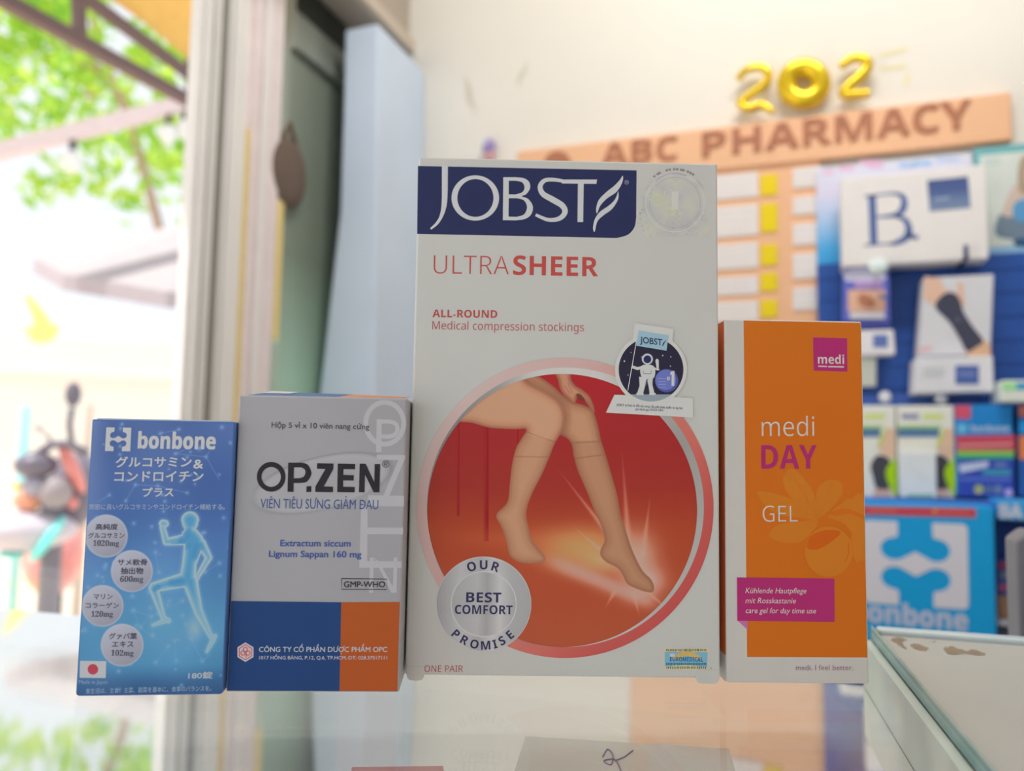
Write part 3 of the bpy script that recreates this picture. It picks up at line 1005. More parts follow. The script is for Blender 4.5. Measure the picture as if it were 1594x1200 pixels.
# neighbouring blue box with white letters, and small packs beneath it
t, pr = pack([c6(1112, -5), c6(1700, 0), c6(1700, 160), c6(1118, 155)], YG + 0.01, 0.10, (70, 170, 236), 'display_box', 'low blue box with white letters cut off by the right edge below the shelf', 'box')
pr.text(sansb('BA'), c6(1125, 128), c6(1310, 134), 20, (214, 228, 250), 2, 0.04)
pr.done('printed_front', t)
for (q, col, nm, lb, extra) in (
        ([c6(1125, 470), c6(1600, 465), c6(1600, 600), c6(1125, 605)], (72, 84, 150), 'small_box', 'dark blue box with a red stripe between the big blue box and the grey post', [((1125, 480), (1600, 525), (176, 60, 92)), ((1140, 550), (1190, 595), (130, 140, 160))]),
        ([c6(1125, 615), c6(1600, 610), c6(1600, 745), c6(1125, 748)], (74, 88, 154), 'small_box', 'blue box with a thin red line under the dark blue one beside the grey post', [((1125, 655), (1600, 690), (190, 80, 90))]),
        ([c6(1125, 755), c6(1600, 752), c6(1600, 930), c6(1125, 935)], (160, 122, 98), 'small_box', 'brown box low down beside the grey post', []),
        ([c6(1125, 940), c6(1600, 940), c6(1600, 995), c6(1125, 995)], (206, 204, 212), 'small_box', 'flat white box lying under the brown box beside the grey post', [])):
    t, pr = pack(q, YG + 0.04, 0.06, col, nm, lb, 'box', 'small boxes stacked beside the grey post')
    for (p0, p1, c) in extra: pr.rect(*c6(*p0), *c6(*p1), c, 2)
    if extra: pr.done('printed_front', t)
b = MB(); p0 = at(*c6(1112, 1020), YG + 0.03); 
t = thing('low_shelf', (p0.x, YG + 0.03, p0.z - 0.014), 'dark shelf board under the stacked small boxes beside the grey post', 'shelf')
b = MB(); b.box((0, 0, 0), (0.4, 0.07, 0.014 + at(*c6(1125, 995), YG + 0.04).z - p0.z), mat('dark_board', (72, 76, 96), 1.0)); b.build('plank', t, 0.001)

# ================================================================== THE COUNTER
CY = -math.radians(15.3)
rt = turn((math.cos(CY), math.sin(CY), 0)); bk = turn((-math.sin(CY), math.cos(CY), 0))
corner = fw(0.217, 0.470)
m_top = glass_mat('clear_counter_glass', (0.99, 0.996, 0.993), 0.4)
m_edge = gradient('green_glass_edge', [(0, (126, 184, 176)), (0.22, (88, 152, 156)), (0.5, (122, 178, 176)), (0.62, (64, 124, 132)), (0.78, (98, 160, 160)), (0.88, (172, 214, 206)), (1, (192, 220, 210))], 'Z', -0.0085, 0.0, 1.1, 0.15, 0.5)
m_mirror = bpy.data.materials.new('glossy_white_lining')
m_mirror.use_nodes = True
nt = m_mirror.node_tree
pb = nt.nodes['Principled BSDF']
pb.inputs['Base Color'].default_value = (0.88, 0.87, 0.84, 1); pb.inputs['Roughness'].default_value = 0.6
gl = nt.nodes.new('ShaderNodeBsdfGlossy'); gl.inputs['Roughness'].default_value = 0.04; gl.inputs['Color'].default_value = (1.0, 1.0, 0.99, 1)
mx = nt.nodes.new('ShaderNodeMixShader'); mx.inputs[0].default_value = 0.74
nt.links.new(pb.outputs[0], mx.inputs[1]); nt.links.new(gl.outputs[0], mx.inputs[2]); nt.links.new(mx.outputs[0], nt.nodes['Material Output'].inputs['Surface'])
m_white = mat('white_laminate', (183, 184, 178), 0.95, 0.5, 0.3, var=0.03, scale=10)
yaw_c = math.atan2(rt.y, rt.x)
counter = thing('display_counter', corner, 'glass topped display counter with a green tinted edge and glossy white lining', 'counter', None, yaw_c)
LX, LY, TG = 0.80, 0.66, 0.0085
b = MB()
v = [(x, y, z) for x in (-LX, 0) for y in (-LY, 0) for z in (-TG, 0)]
b.add(v, [(0, 2, 6, 4), (1, 5, 7, 3), (0, 1, 3, 2), (0, 4, 5, 1), (2, 3, 7, 6)], m_top)
b.add(v, [(4, 6, 7, 5)], m_edge)
b.build('glass_top', counter)
b = MB(); b.box((-LX, -LY, -0.048), (0, 0, -0.036), m_mirror); b.build('lining', counter)
b = MB(); b.box((-0.005, -LY, -0.0355), (-0.0005, -0.001, -TG - 0.0003), mat('pale_side_strip', (206, 216, 206), 0.9)); b.build('side_strip', counter)
b = MB(); b.box((-LX + 0.01, -LY + 0.01, -CT), (-0.01, -0.01, -0.049), m_white); b.build('cabinet', counter)
# papers lying under the glass
m_paper = mat('white_paper', (226, 224, 218), 0.5, 0.08, 1.0, var=0.02)
def flat(pts_px, z, m, b):
    b.add([atZ(x, y, z) for x, y in pts_px], [tuple(range(len(pts_px)))], m)
zp = CT - 0.0355
t = thing('note_paper', atZ(960, 1195, zp), 'white paper with a blue pen squiggle under the glass top', 'paper')
P4 = [atZ(x, y, zp) for x, y in ((818, 1146), (1135, 1165), (1180, 1330), (760, 1330))]
b = MB(); b.prism([p for p in P4], (0, 0, -0.0004), m_paper); b.build('sheet', t, 0, 2, Vector(t.location))
sq_ = smooth([(938, 1178), (946, 1166), (954, 1176), (951, 1190), (940, 1184), (957, 1182), (966, 1198), (972, 1215)], 6, False)
b = MB()
b.tube([atZ(x, y, zp + 0.0002) for x, y in sq_], 0.0003, mat('blue_ink', (150, 150, 184), 0.9), 6)
b.tube([atZ(x, y, zp + 0.0002) for x, y in ((957, 1184), (972, 1178), (985, 1168))], 0.0003, mat('blue_ink', (150, 150, 184), 0.9), 6)
b.build('pen_squiggle', t, 0, 2, Vector(t.location))
t = thing('pink_slip', atZ(620, 1210, zp), 'pink slip of paper under the glass at the lower edge of the picture', 'paper')
P4 = [atZ(x, y, zp) for x, y in ((548, 1194), (690, 1192), (700, 1300), (520, 1300))]
b = MB(); b.prism(P4, (0, 0, -0.0004), mat('pink_paper', (226, 150, 148), 0.8, 0.1, 1.0)); b.build('sheet', t, 0, 2, Vector(t.location))

# ---- worn white counter to the right of the glass
wc = thing('worn_counter', corner + rt * 0.002, 'worn white painted counter to the right of the green glass edge', 'counter', None, yaw_c)
b = MB(); b.box((0, -LY, -0.055), (1.1, -0.012, -0.003), m_white); b.build('top_board', wc, 0.001)
b = MB(); b.box((0, -0.0115, -0.05), (1.1, -0.001, 0.0), mat('pale_blue_glass_strip', (206, 224, 230), 0.95, 0.15, 0.5)); b.build('edge_strip', wc, 0.0015)
b = MB(); b.box((0.02, -LY + 0.03, -CT), (1.08, -0.03, -0.056), m_white); b.build('cabinet', wc)
zpz = CT - 0.00285
b = MB()
m_worn = mat('bare_board', (150, 136, 118), 0.95, 0.8, 0.1, var=0.12, scale=200)
for pl in ([(1386, 996), (1397, 992), (1412, 996), (1405, 1000), (1412, 1010), (1404, 1008), (1396, 1001)],
           [(1417, 1003), (1424, 1002), (1436, 1004), (1446, 1009), (1440, 1013), (1428, 1011), (1420, 1007)],
           [(1469, 1008), (1482, 1006), (1494, 1010), (1505, 1013), (1516, 1011), (1534, 1017), (1524, 1020), (1502, 1017), (1486, 1019), (1474, 1016)],
           [(1446, 999), (1456, 998), (1453, 1000)]):
    q = smooth(pl, 4)
    q = q + rng.normal(0, 0.6, q.shape)
    pts = [atZ(x, y, zpz) for x, y in q]
    tri = tessellate_polygon([[Vector((x, y, 0)) for x, y in q]])
    b.add(pts, tri, m_worn)
MWi = (Matrix.Translation(wc.location) @ Matrix.Rotation(yaw_c, 4, 'Z')).inverted()
b.v = [tuple(MWi @ Vector(p)) for p in b.v]
b.build('worn_patches', wc)
# grey post
gp = at(1581, 833, 0.62)
t = thing('grey_post', (gp.x, 0.62, 0), 'grey metal post at the right edge of the picture beside the big blue box', 'post')
b = MB(); b.prism([(-0.001, 0, 0), (0.06, 0, 0), (0.06, 0, gp.z + 0.003), (0.008, 0, gp.z + 0.003), (0.0, 0, gp.z - 0.004)], (0, 0.03, 0), mat('grey_metal', (128, 128, 136), 0.9, 0.4, 0.4)); b.build('upright', t, 0.002)

# ================================================================== THE FOUR CARTONS
def carton_root(x, y, yaw_deg, label, name='carton_box'):
    return thing(name, fw(x, y), label, 'box', None, TH + math.radians(yaw_deg))


def carton_body(root, w, h, d, side, front, cut=0.0, bevel=0.0007, z0=0.0, top=None, seg=2):
    """front sheet outline run back over the depth; side and front may be different board"""
    b = MB()
    prof = [(cut, z0), (w - cut, z0), (w, z0 + cut), (w, h), (0, h), (0, z0 + cut)] if cut else [(0, z0), (w, z0), (w, h), (0, h)]
    n = len(prof)
    v = [(x, 0, z) for x, z in prof] + [(x, d, z) for x, z in prof]
    b.add(v, [tuple(range(n))], front)
    b.add(v, [tuple(n + k for k in reversed(range(n)))], side)
    for i in range(n):
        j = (i + 1) % n
        b.add(v, [(i, n + i, n + j, j)], top if (top and prof[i][1] == h and prof[j][1] == h) else side)
    return b.build('carton', root, bevel, seg)


# ------------------------------------------------------------ 1. white stocking box
wJ, hJ = 0.1385, 0.235
jb = carton_root(-0.0447, 0.3457, 1.018, 'large white stocking box with a navy banner and a red round picture', 'stocking_box')
m_wht = mat('white_card_stock', (186, 187, 185), EF, 0.45, 0.3, var=0.012, scale=40)
carton_body(jb, wJ, hJ, 0.042, m_wht, m_wht, 0.0, 0.0009, 0.0022)
fj = Face(jb.location, TH + math.radians(1.018))
# tucked-in flaps at the foot
for x0, x1 in ((0.0008, 0.0085), (wJ - 0.0105, wJ - 0.0006)):
    b = MB()
    pts = smooth([(x0, 0.006), (x0, 0.0022), (x0 + 0.0012, 0.0002), (x0 + 0.004, 0.0), (x1 - 0.003, 0.0), (x1 - 0.001, 0.0004), (x1, 0.0024), (x1, 0.006)], 4, False)
    b.prism([(x, -0.0003, z) for x, z in pts], (0, 0.008, 0), m_wht); b.build('flap', jb, 0.0002, 1)
P = Print(fj)
c1 = lambda x, y: (620 + x / 3.0654, 230 + y / 3.0654)
c2 = lambda x, y: (640 + x / 3.188, 530 + y / 3.188)
c3 = lambda x, y: (640 + x / 3.188, 790 + y / 3.188)
NAVY, OFFW = (42, 48, 86), (190, 193, 197)
q = [c1(94, 87), c1(1137, 108), c1(1135, 330)] + [tuple(p) for p in smooth([c1(1135, 330), c1(1128, 375), c1(1100, 412), c1(1050, 429), c1(1010, 430)], 5, False)] + [c1(90, 411)]
P.poly(q, NAVY, 1)
P.done('banner', jb, 'navy banner across the top')
k = 3
P.poly([c1(208, 86), c1(237, 86), c1(236, 200)] + [tuple(p) for p in smooth([c1(235, 235), c1(230, 280), c1(215, 325), c1(190, 365), c1(157, 391)], 6, False)] + [c1(152, 384)] + [tuple(p) for p in smooth([c1(175, 362), c1(193, 335), c1(204, 295), c1(208, 240)], 6, False)], OFFW, k)
P.poly(circ(*c1(367.5, 240), 113.5 / 3.065, 108 / 3.065), OFFW, k, [circ(*c1(368, 240), 86 / 3.065, 90 / 3.065)])
Bo = [c1(501, 141)] + [tuple(p) for p in smooth([c1(560, 141), c1(600, 146), c1(625, 165), c1(628, 195), c1(610, 222), c1(590, 232), c1(620, 245), c1(642, 280), c1(634, 318), c1(605, 340), c1(560, 347)], 5, False)] + [c1(499, 346)]
h1_ = [c1(527, 158)] + [tuple(p) for p in smooth([c1(560, 158), c1(590, 165), c1(602, 188), c1(592, 212), c1(560, 223)], 5, False)] + [c1(527, 223)]
h2_ = [c1(527, 241)] + [tuple(p) for p in smooth([c1(565, 241), c1(600, 252), c1(614, 284), c1(600, 318), c1(565, 330)], 5, False)] + [c1(526, 329)]
P.poly(Bo, OFFW, k, [h1_, h2_])
S = smooth([c1(796, 162), c1(745, 153), c1(700, 156), c1(677, 184), c1(690, 220), c1(735, 247), c1(782, 276), c1(795, 308), c1(768, 338), c1(715, 344), c1(655, 320)], 7, False)
P.stroke(S, np.interp(np.linspace(0, 1, len(S)), [0, .15, .3, .5, .7, .85, 1], [5.2, 6, 7.5, 9.5, 8.5, 6.5, 4.5]), OFFW, k)
P.poly([c1(780, 152), c1(948, 152), c1(945, 173), c1(780, 171)], OFFW, k + 0.3)
P.poly([c1(857, 165), c1(885, 166), c1(882, 355), c1(855, 355)], OFFW, k + 0.6)
for lst in ([(1071, 134), (1069, 165), (1042, 210), (995, 243), (963, 278), (948, 314), (944, 290), (956, 250), (990, 214), (1030, 182), (1055, 156)],
            [(1049, 208), (1049, 245), (1020, 292), (980, 322), (950, 352), (937, 401), (929, 385), (937, 342), (962, 306), (1002, 278), (1030, 252), (1043, 226)]):
    P.poly(smooth([c1(x, y) for x, y in lst], 5), OFFW, k)
P.text('®', c1(1079, 176), c1(1100, 176), 6.5, (150, 155, 175), k)
P.done('brand_lettering', jb, 'off white lettering on the banner')
RED = (178, 76, 72)
P.text(sans('ULTRA'), c1(168, 601), c1(527, 606), 28, RED, 2, -0.016)
P.text(sansb('SHEER'), c1(547, 606), c1(953, 614), 28.5, RED, 2)
P.text(sansb('ALL-ROUND'), c1(163, 808), c1(472, 812), 11.3, (170, 76, 74), 2)
P.text(sans('Medical compression stockings'), c1(162, 866), c1(886, 876), 12, (172, 92, 88), 2, 0.0)
P.text(sans('ONE PAIR'), c3(66, 815), c3(257, 815), 9.6, (166, 82, 80), 2)
P.done('lettering', jb)

# round picture
NEAR = [(712, 655), (720, 640), (745, 615), (770, 598), (800, 584), (812, 586), (822, 596), (841, 606), (860, 617), (873, 629), (879, 646), (877, 665), (869, 681), (863, 691), (856, 709), (844, 737), (831, 762), (823, 781), (819, 800), (822, 818), (828, 840), (838, 854), (847, 864), (849, 870), (844, 875), (828, 877), (809, 875), (797, 868), (792, 860), (787, 838), (780, 819), (773, 806), (775, 797), (783, 790), (791, 778), (794, 750), (797, 724), (803, 699), (811, 684), (819, 671), (816, 667), (803, 668), (778, 667), (759, 665), (734, 658)]
FAR = [(805, 575), (834, 583), (860, 600), (874, 613), (891, 625), (910, 631), (922, 638), (927, 649), (932, 668), (936, 687), (943, 709), (953, 743), (960, 768), (966, 800), (973, 822), (982, 850), (991, 871), (1001, 889), (1013, 901), (1018, 912), (1016, 921), (1005, 921), (988, 915), (976, 908), (969, 894), (960, 883), (944, 875), (935, 865), (935, 855), (941, 842), (939, 828), (932, 809), (924, 792), (916, 771), (907, 750), (899, 731), (893, 709), (890, 692), (881, 681), (860, 670), (840, 640)]
HAND = [(862, 575), (886, 575), (889, 590), (896, 600), (907, 607), (917, 616), (923, 628), (926, 642), (921, 639), (914, 629), (906, 621), (899, 618), (897, 624), (893, 629), (885, 622), (876, 613), (871, 603), (868, 590)]
GAP = [(897, 614), (902, 613), (909, 620), (911, 626), (904, 623), (899, 619)]


def paint_legs(x, y):
    c = ramp(y, [(575, (170, 38, 46)), (680, (158, 42, 44)), (760, (158, 50, 42)), (820, (170, 68, 42)), (900, (176, 76, 48)), (1010, (174, 84, 56))])
    # stool legs
    for xx, ya, yb, w in ((713, 640, 803, 2.2), (757, 650, 842, 3.6), (805, 660, 690, 2.0)):
        d = w - np.abs(x - xx); d = np.minimum(d, np.minimum(y - ya, yb - y))
        c = lay(c, (146, 28, 32), cover(d))
        c = lay(c, (184, 52, 54), cover(np.minimum(0.8 - np.abs(x - xx + w * 0.5), np.minimum(y - ya, yb - y))) * 0.6)
    c = lay(c, (196, 100, 60), np.exp(-(((x - 800) / 90) ** 2 + ((y - 838) / 16) ** 2)) * 0.45)
    # yellow light on the floor
    t = (x - 850) * 0.92 + (y - 870) * 0.38; s = -(x - 850) * 0.38 + (y - 870) * 0.92
    c = lay(c, (226, 186, 120), np.clip(np.exp(-((x - 905) / 66) ** 2 - ((y - 852) / 30) ** 2), 0, 1) * 0.8)
    c = lay(c, (236, 206, 150), np.exp(-((x - 940) / 36) ** 2 - ((y - 872) / 18) ** 2) * 0.7)
    c = lay(c, (232, 206, 200), np.exp(-(s / 12) ** 2) / (1 + np.exp(-(t - 10) / 10)) / (1 + np.exp((t - 175) / 8)) * 0.6)
    c = lay(c, (238, 214, 200), np.exp(-((x - 990) / 30) ** 2 - ((y - 868) / 38) ** 2) * 0.75)
    c = lay(c, (240, 226, 222), np.exp(-((x - 1005) / 26) ** 2 - ((y - 905) / 22) ** 2) * 0.8)
    for tip, a, ln, w in (((980, 870), 94, 185, 6), ((1000, 870), 83, 110, 5), ((962, 850), 128, 165, 5), ((940, 860), 140, 70, 4), ((1000, 915), -40, 60, 4), ((985, 920), -75, 45, 4), ((960, 915), -120, 40, 4)):
        ca, sa = math.cos(math.radians(a)), -math.sin(math.radians(a))
        tt = (x - tip[0]) * ca + (y - tip[1]) * sa; ss = -(x - tip[0]) * sa + (y - tip[1]) * ca
        wt = w * np.clip(1 - tt / ln, 0.05, 1)
        c = lay(c, (236, 196, 176), np.exp(-(ss / wt) ** 2) * np.clip(tt / 8, 0, 1) * np.clip(1 - tt / ln, 0, 1) * 0.7)

    def leg(c, pts, dx, base, hi, edge):
        d = sd_poly(x, y, smooth(pts, 4))
        n = np.clip(d / 16, 0, 1)
        skin = ramp(n, [(0, edge), (0.35, base), (1, hi)])
        d2 = sd_poly(x + dx, y - 2, smooth(pts, 4))
        skin = lay(skin, edge, np.clip(-d2 / 8, 0, 1) * 0.55)
        return lay(c, skin, cover(d)), d
    c, dF = leg(c, FAR, 7, (176, 126, 98), (190, 142, 112), (150, 96, 74))
    c = lay(c, (160, 112, 86), ((y > 684) & (dF > 0)) * 0.30 * np.clip((y - 684) / 4, 0, 1))
    for yb, sl in ((688, -0.05), (711, -0.14)):
        c = lay(c, (140, 94, 74), np.exp(-((y - yb - (x - 915) * sl) / 1.0) ** 2) * (dF > 0) * 0.55)
    dh = sd_poly(x, y, smooth(HAND, 4))
    c = lay(c, ramp(np.clip(dh / 7, 0, 1), [(0, (152, 92, 72)), (1, (190, 136, 110))]), cover(dh))
    c = lay(c, (112, 58, 48), cover(sd_poly(x, y, smooth(GAP, 4)), 1.0))
    for a, bq in (((906, 609), (922, 633)), ((901, 608), (916, 628)), ((884, 596), (891, 612)), ((879, 600), (887, 613))):
        c = lay(c, (150, 94, 76), np.clip(1 - np.abs(sd_caps(x, y, a, bq, 0, 0)) / 1.2, 0, 1) * 0.6)
    # shade that the near knee throws on the far leg belongs to the printed photograph
    dN0 = sd_poly(x, y, smooth(NEAR, 4))
    c = lay(c, (136, 84, 64), np.clip(1 + dN0 / 14, 0, 1) * (dN0 < 0) * (dF > 0) * 0.6)
    c, dN = leg(c, NEAR, 6, (188, 136, 108), (204, 158, 128), (160, 104, 82))
    below = (y > 676 + (x - 820) * 0.28) & (dN > 0) & (x < 900) & (y > 672)
    c = lay(c, (166, 120, 92), below * 0.35)
    c = lay(c, (140, 94, 74), np.exp(-((y - (673 + (x - 820) * 0.34 - ((x - 845) / 30) ** 2)) / 1.0) ** 2) * ((dN > 0) & (x > 815)) * 0.5)
    c = lay(c, (140, 94, 74), np.exp(-((y - (711 + (x - 830) * 0.02)) / 1.1) ** 2) * ((dN > 0) & (y > 700)) * 0.4)
    return c


picture(fj, 'printed_picture', jb, (660, 578, 1092, 1012, 0.8), paint_legs, 2, None, lambda x, y: np.hypot((x - 875) / 212.5, (y - 794.5) / 215) < 1, px=True)
# rings around it
n = 120
P.poly(circ(879.5, 790.5, 231, 233.5, n), ink((222, 200, 198)), 1, [circ(880, 789.5, 214, 216, n)])
mpk = P.mb


def ring_picture(x, y):
    t = ((x - 880) + 0.75 * (y - 790)) / 290
    c = ramp(t, [(-1, (216, 192, 190)), (-0.5, (214, 180, 178)), (-0.15, (212, 160, 154)), (0.25, (202, 118, 108)), (0.7, (190, 88, 84)), (1, (186, 80, 78))])
    return c


P.mb = MB()
ann = lambda x, y: (np.hypot((x - 879.5) / 231, (y - 790.5) / 233.5) < 1.004)
a = np.radians(np.linspace(0, 360, 181))
ring_o = np.stack([879.5 + 231 * np.sin(a), 790.5 - 233.5 * np.cos(a)], 1)
ring_i = np.stack([880 + 215.5 * np.sin(a), 789.5 - 217.5 * np.cos(a)], 1)
red_o = np.stack([875 + 210 * np.sin(a), 794.5 - 212.5 * np.cos(a)], 1)


def band(A, B, colf, k, name, label):
    """a ring whose ink runs from one tone to the next around the circle"""
    V = np.concatenate([A, B]); n = len(A)
    U = fj.uv(V)
    me = bpy.data.meshes.new(name)
    me.from_pydata(fj.p3(U, k), [], [(i, i + 1, n + i + 1, n + i) for i in range(n - 1)])
    col = albedo(colf(V[:, 0], V[:, 1]), EF)
    ca = me.color_attributes.new('print', 'FLOAT_COLOR', 'POINT')
    ca.data.foreach_set('color', np.concatenate([col, np.ones((len(V), 1))], 1).ravel().astype(np.float32))
    me.materials.append(picture_material(0.4, 0.3))
    o = bpy.data.objects.new(name, me); C.objects.link(o); o.parent = jb; o['label'] = label
    return o


def silver_tone(x, y):
    ang = np.degrees(np.arctan2(x - 880, -(y - 790))) % 360
    return np.stack([np.interp(ang, [0, 20, 60, 100, 140, 170, 200, 270, 300, 330, 345, 360], [210, 190, 150, 170, 176, 190, 186, 160, 124, 150, 190, 210])] * 3, 1) * np.array([1.0, 0.99, 0.985])


band(ring_o, ring_i, ring_picture, 4, 'pink_ring', 'pink ring around the picture')
band(ring_i, red_o, silver_tone, 4, 'silver_ring', 'silver crescent inside the pink ring')

# seal
P.poly(circ(753, 940, 74, 74, 90), (196, 197, 200), 6)
m_seal = gradient('brushed_silver', [(0, (150, 150, 155)), (0.25, (186, 187, 190)), (0.45, (168, 168, 172)), (0.6, (196, 197, 200)), (0.8, (170, 170, 174)), (1, (160, 160, 166))], 'X', float(fj.uv([(680, 940)])[0, 0]), float(fj.uv([(826, 940)])[0, 0]), EF, 0.35, 0.4)
P.poly(circ(753, 940, 73, 73, 90), m_seal, 7)
for r in (70, 66.5, 63, 59.5):
    P.poly(circ(753, 940, r, r, 80), (172, 172, 176), 7.4, [circ(753, 940, r - 0.7, r - 0.7, 80)])
P.poly(circ(753, 940, 51.5, 51.5, 80), (206, 207, 209), 8, [circ(753, 940, 49.5, 49.5, 80)])
P.poly(circ(753, 940, 49.6, 49.6, 80), gradient('silver_centre', [(0, (166, 166, 170)), (0.4, (178, 178, 182)), (0.55, (160, 160, 164)), (0.75, (192, 192, 195)), (1, (164, 164, 168))], 'X', float(fj.uv([(703, 940)])[0, 0]), float(fj.uv([(803, 940)])[0, 0]), EF, 0.35, 0.4), 8.3)
seal_o = P.done('round_seal', jb, 'silver round seal printed at the lower left of the picture')
SB = (54, 52, 88)
P.text(sansb('BEST'), c3(273, 468), c3(447, 470), 14.6, SB, 10)
P.text(sansb('COMFORT'), c3(217, 526), c3(503, 529), 13.2, SB, 10)
for ch, (x, y) in zip('OUR', ((300, 293), (360, 284), (419, 294))):
    px_, py_ = c3(x, y); P.glyph(sansb(ch), px_, py_, math.degrees(math.atan2(px_ - 753, 940 - py_)), 13.5, SB, 10, 0.022)
for ch, (x, y) in zip('PROMISE', ((222, 627), (265, 657), (314, 677), (370, 683), (416, 677), (451, 660), (491, 630))):
    px_, py_ = c3(x, y); P.glyph(sansb(ch), px_, py_, math.degrees(math.atan2(-(px_ - 753), py_ - 940)), 12.8, SB, 10, 0.022)
P.done('seal_lettering', seal_o)

# astronaut sticker
WS = (206, 207, 206)
P.poly(circ(1013, 575.5, 56, 55, 70), WS, 11)
P.poly([c1(1126, 836), c1(1312, 866), c1(1300, 1000), c1(1112, 990)], WS, 11.2)
P.poly([c2(1008, 269), c2(1396, 285), c2(1399, 383), c2(966, 358)], WS, 11.4)
P.poly(circ(1013, 575.5, 50.3, 49.5, 70), (44, 42, 62), 12)
gr = [p for p in circ(1013, 575.5, 50.3, 49.5, 120) if p[1] > 613 - (p[0] - 1013) * 0.02]
gr = sorted(gr, key=lambda p: math.atan2(p[1] - 640, p[0] - 1013))
P.poly(gr, (140, 152, 164), 12.4)
astro_o = P.done('astronaut_sticker', jb, 'white sticker with an astronaut holding a flag')
P.poly([c1(1144, 872), c1(1289, 896), c1(1278, 969), c1(1134, 945)], (168, 206, 226), 13)
P.stroke([c1(1144, 872), c2(1112, 30), c2(1074, 248)], 1.2, WS, 13.2)
P.text('JOBST', c1(1152, 931), c1(1258, 944), 9.5, (44, 50, 92), 14, 0.012)
P.poly(smooth([c1(1278, 918), c1(1270, 930), c1(1262, 945), c1(1258, 945), c1(1264, 930)], 3), (44, 50, 92), 14)
P.done('flag', astro_o, 'pale blue flag on a white pole')
for x, y, r in ((1143, 82, .9), (1247, 75, 1.2), (1287, 82, 1), (1057, 103, 1.4), (1075, 172, .9), (1285, 128, 1), (1230, 145, .8), (1090, 60, .7)):
    P.poly(circ(*c2(x, y), r, r, 8), (180, 184, 200), 13)
wv = (200, 202, 204)
P.poly(circ(*c2(1171, 93), 8.6), wv, 13.4); P.poly(circ(*c2(1171, 94), 6), (40, 46, 96), 13.8)
P.poly(smooth([c2(x, y) for x, y in ((1140, 128), (1170, 120), (1202, 128), (1210, 160), (1198, 190), (1150, 190), (1136, 160))], 4), wv, 13.4)
P.stroke([c2(1146, 134), c2(1122, 140), c2(1092, 130)], 4.6, wv, 13.5); P.stroke([c2(1198, 136), c2(1222, 145), c2(1220, 112)], 4.6, wv, 13.5); P.poly(circ(*c2(1219, 104), 2.6, 4), wv, 13.6)
P.poly([c2(1130, 180), c2(1168, 186), c2(1160, 225), c2(1150, 262), c2(1120, 262), c2(1132, 225)], wv, 13.5)
P.poly([c2(1168, 186), c2(1198, 180), c2(1196, 220), c2(1206, 262), c2(1182, 262), c2(1176, 225)], wv, 13.5)
P.stroke([c2(1116, 266), c2(1152, 266)], 3.2, wv, 13.7); P.stroke([c2(1180, 266), c2(1212, 266)], 3.2, wv, 13.7)
P.stroke([c2(1150, 150), c2(1152, 165), c2(1190, 165), c2(1190, 148)], 0.8, (90, 94, 120), 14); P.stroke([c2(1172, 190), c2(1166, 225)], 0.8, (90, 94, 120), 14)
P.done('astronaut', astro_o, 'white astronaut among stars')
P.poly(circ(*c2(1266, 200), 18, 18), (78, 88, 160), 13.9); P.poly(circ(*c2(1262, 196), 16, 16), (104, 116, 186), 14.2)
P.text('#', c2(1267, 196), c2(1283, 198), 6, (214, 216, 220), 15, 0.02)
P.poly([c2(1284, 160), c2(1292, 152), c2(1305, 152), c2(1304, 226), c2(1290, 226), c2(1291, 170), c2(1284, 172)], (214, 216, 220), 15)
for i, yy in enumerate((190, 204, 218, 232)):
    P.stroke([c2(1224, yy), c2(1262, yy)], 0.9, (150, 160, 206), 15)
P.done('planet', astro_o, 'blue planet marked number one')
P.text('JOBST tự hào là đối tác cung cấp giải pháp quần áo áp lực', c2(1018, 324), c2(1346, 341), 3.2, (70, 72, 110), 13, 0.01)
P.text('phi hành gia NASA USA', c2(1112, 346), c2(1250, 351), 3.2, (70, 72, 110), 13, 0.01)
P.done('sticker_lettering', astro_o)

# hologram sticker
m_holo = bpy.data.materials.new('hologram_foil')
m_holo.use_nodes = True
nt = m_holo.node_tree; pbs = nt.nodes['Principled BSDF']
tc = nt.nodes.new('ShaderNodeTexCoord'); nz = nt.nodes.new('ShaderNodeTexNoise'); nz.inputs['Scale'].default_value = 90; nz.inputs['Detail'].default_value = 5
rp = nt.nodes.new('ShaderNodeValToRGB')
for i, (p_, c_) in enumerate(((0.34, (174, 174, 176)), (0.46, (182, 183, 182)), (0.54, (186, 187, 183)), (0.62, (188, 190, 180)), (0.72, (182, 182, 184)))):
    e = rp.color_ramp.elements[i] if i < 2 else rp.color_ramp.elements.new(p_)
    e.position = p_; e.color = (*(s2l(c_) / EF), 1)
nt.links.new(tc.outputs['Object'], nz.inputs['Vector']); nt.links.new(nz.outputs['Fac'], rp.inputs['Fac']); nt.links.new(rp.outputs['Color'], pbs.inputs['Base Color'])
pbs.inputs['Roughness'].default_value = 0.3; pbs.inputs['Specular IOR Level'].default_value = 0.5
cxh, cyh = c1(1320, 262)
ed = [(cxh + (51 + 0.8 * math.sin(t * 26) + rng.normal(0, 0.35)) * math.sin(t), cyh - (51 + 0.8 * math.sin(t * 26)) * math.cos(t)) for t in np.linspace(math.radians(-118), math.radians(118), 110)]
ed += [c1(1470, 330), c1(1500, 322), c1(1482, 350), c1(1488, 372), c1(1480, 414), c1(1478, 424), c1(1175, 424), c1(1170, 405), c1(1172, 378), c1(1140, 372), c1(1150, 350), c1(1136, 312)]
P.poly(ed, m_holo, 1.5)
P.poly(circ(cxh, cyh, 46, 46, 80), (196, 197, 197), 2, [circ(cxh, cyh, 44.8, 44.8, 80)])
P.poly(circ(cxh, cyh, 40, 40, 80), (168, 168, 170), 2, [circ(cxh, cyh, 39, 39, 80)])
P.stroke(circ(cxh, cyh, 44.5, 44.5, 40, -42, 24), 4, (194, 187, 200), 2)
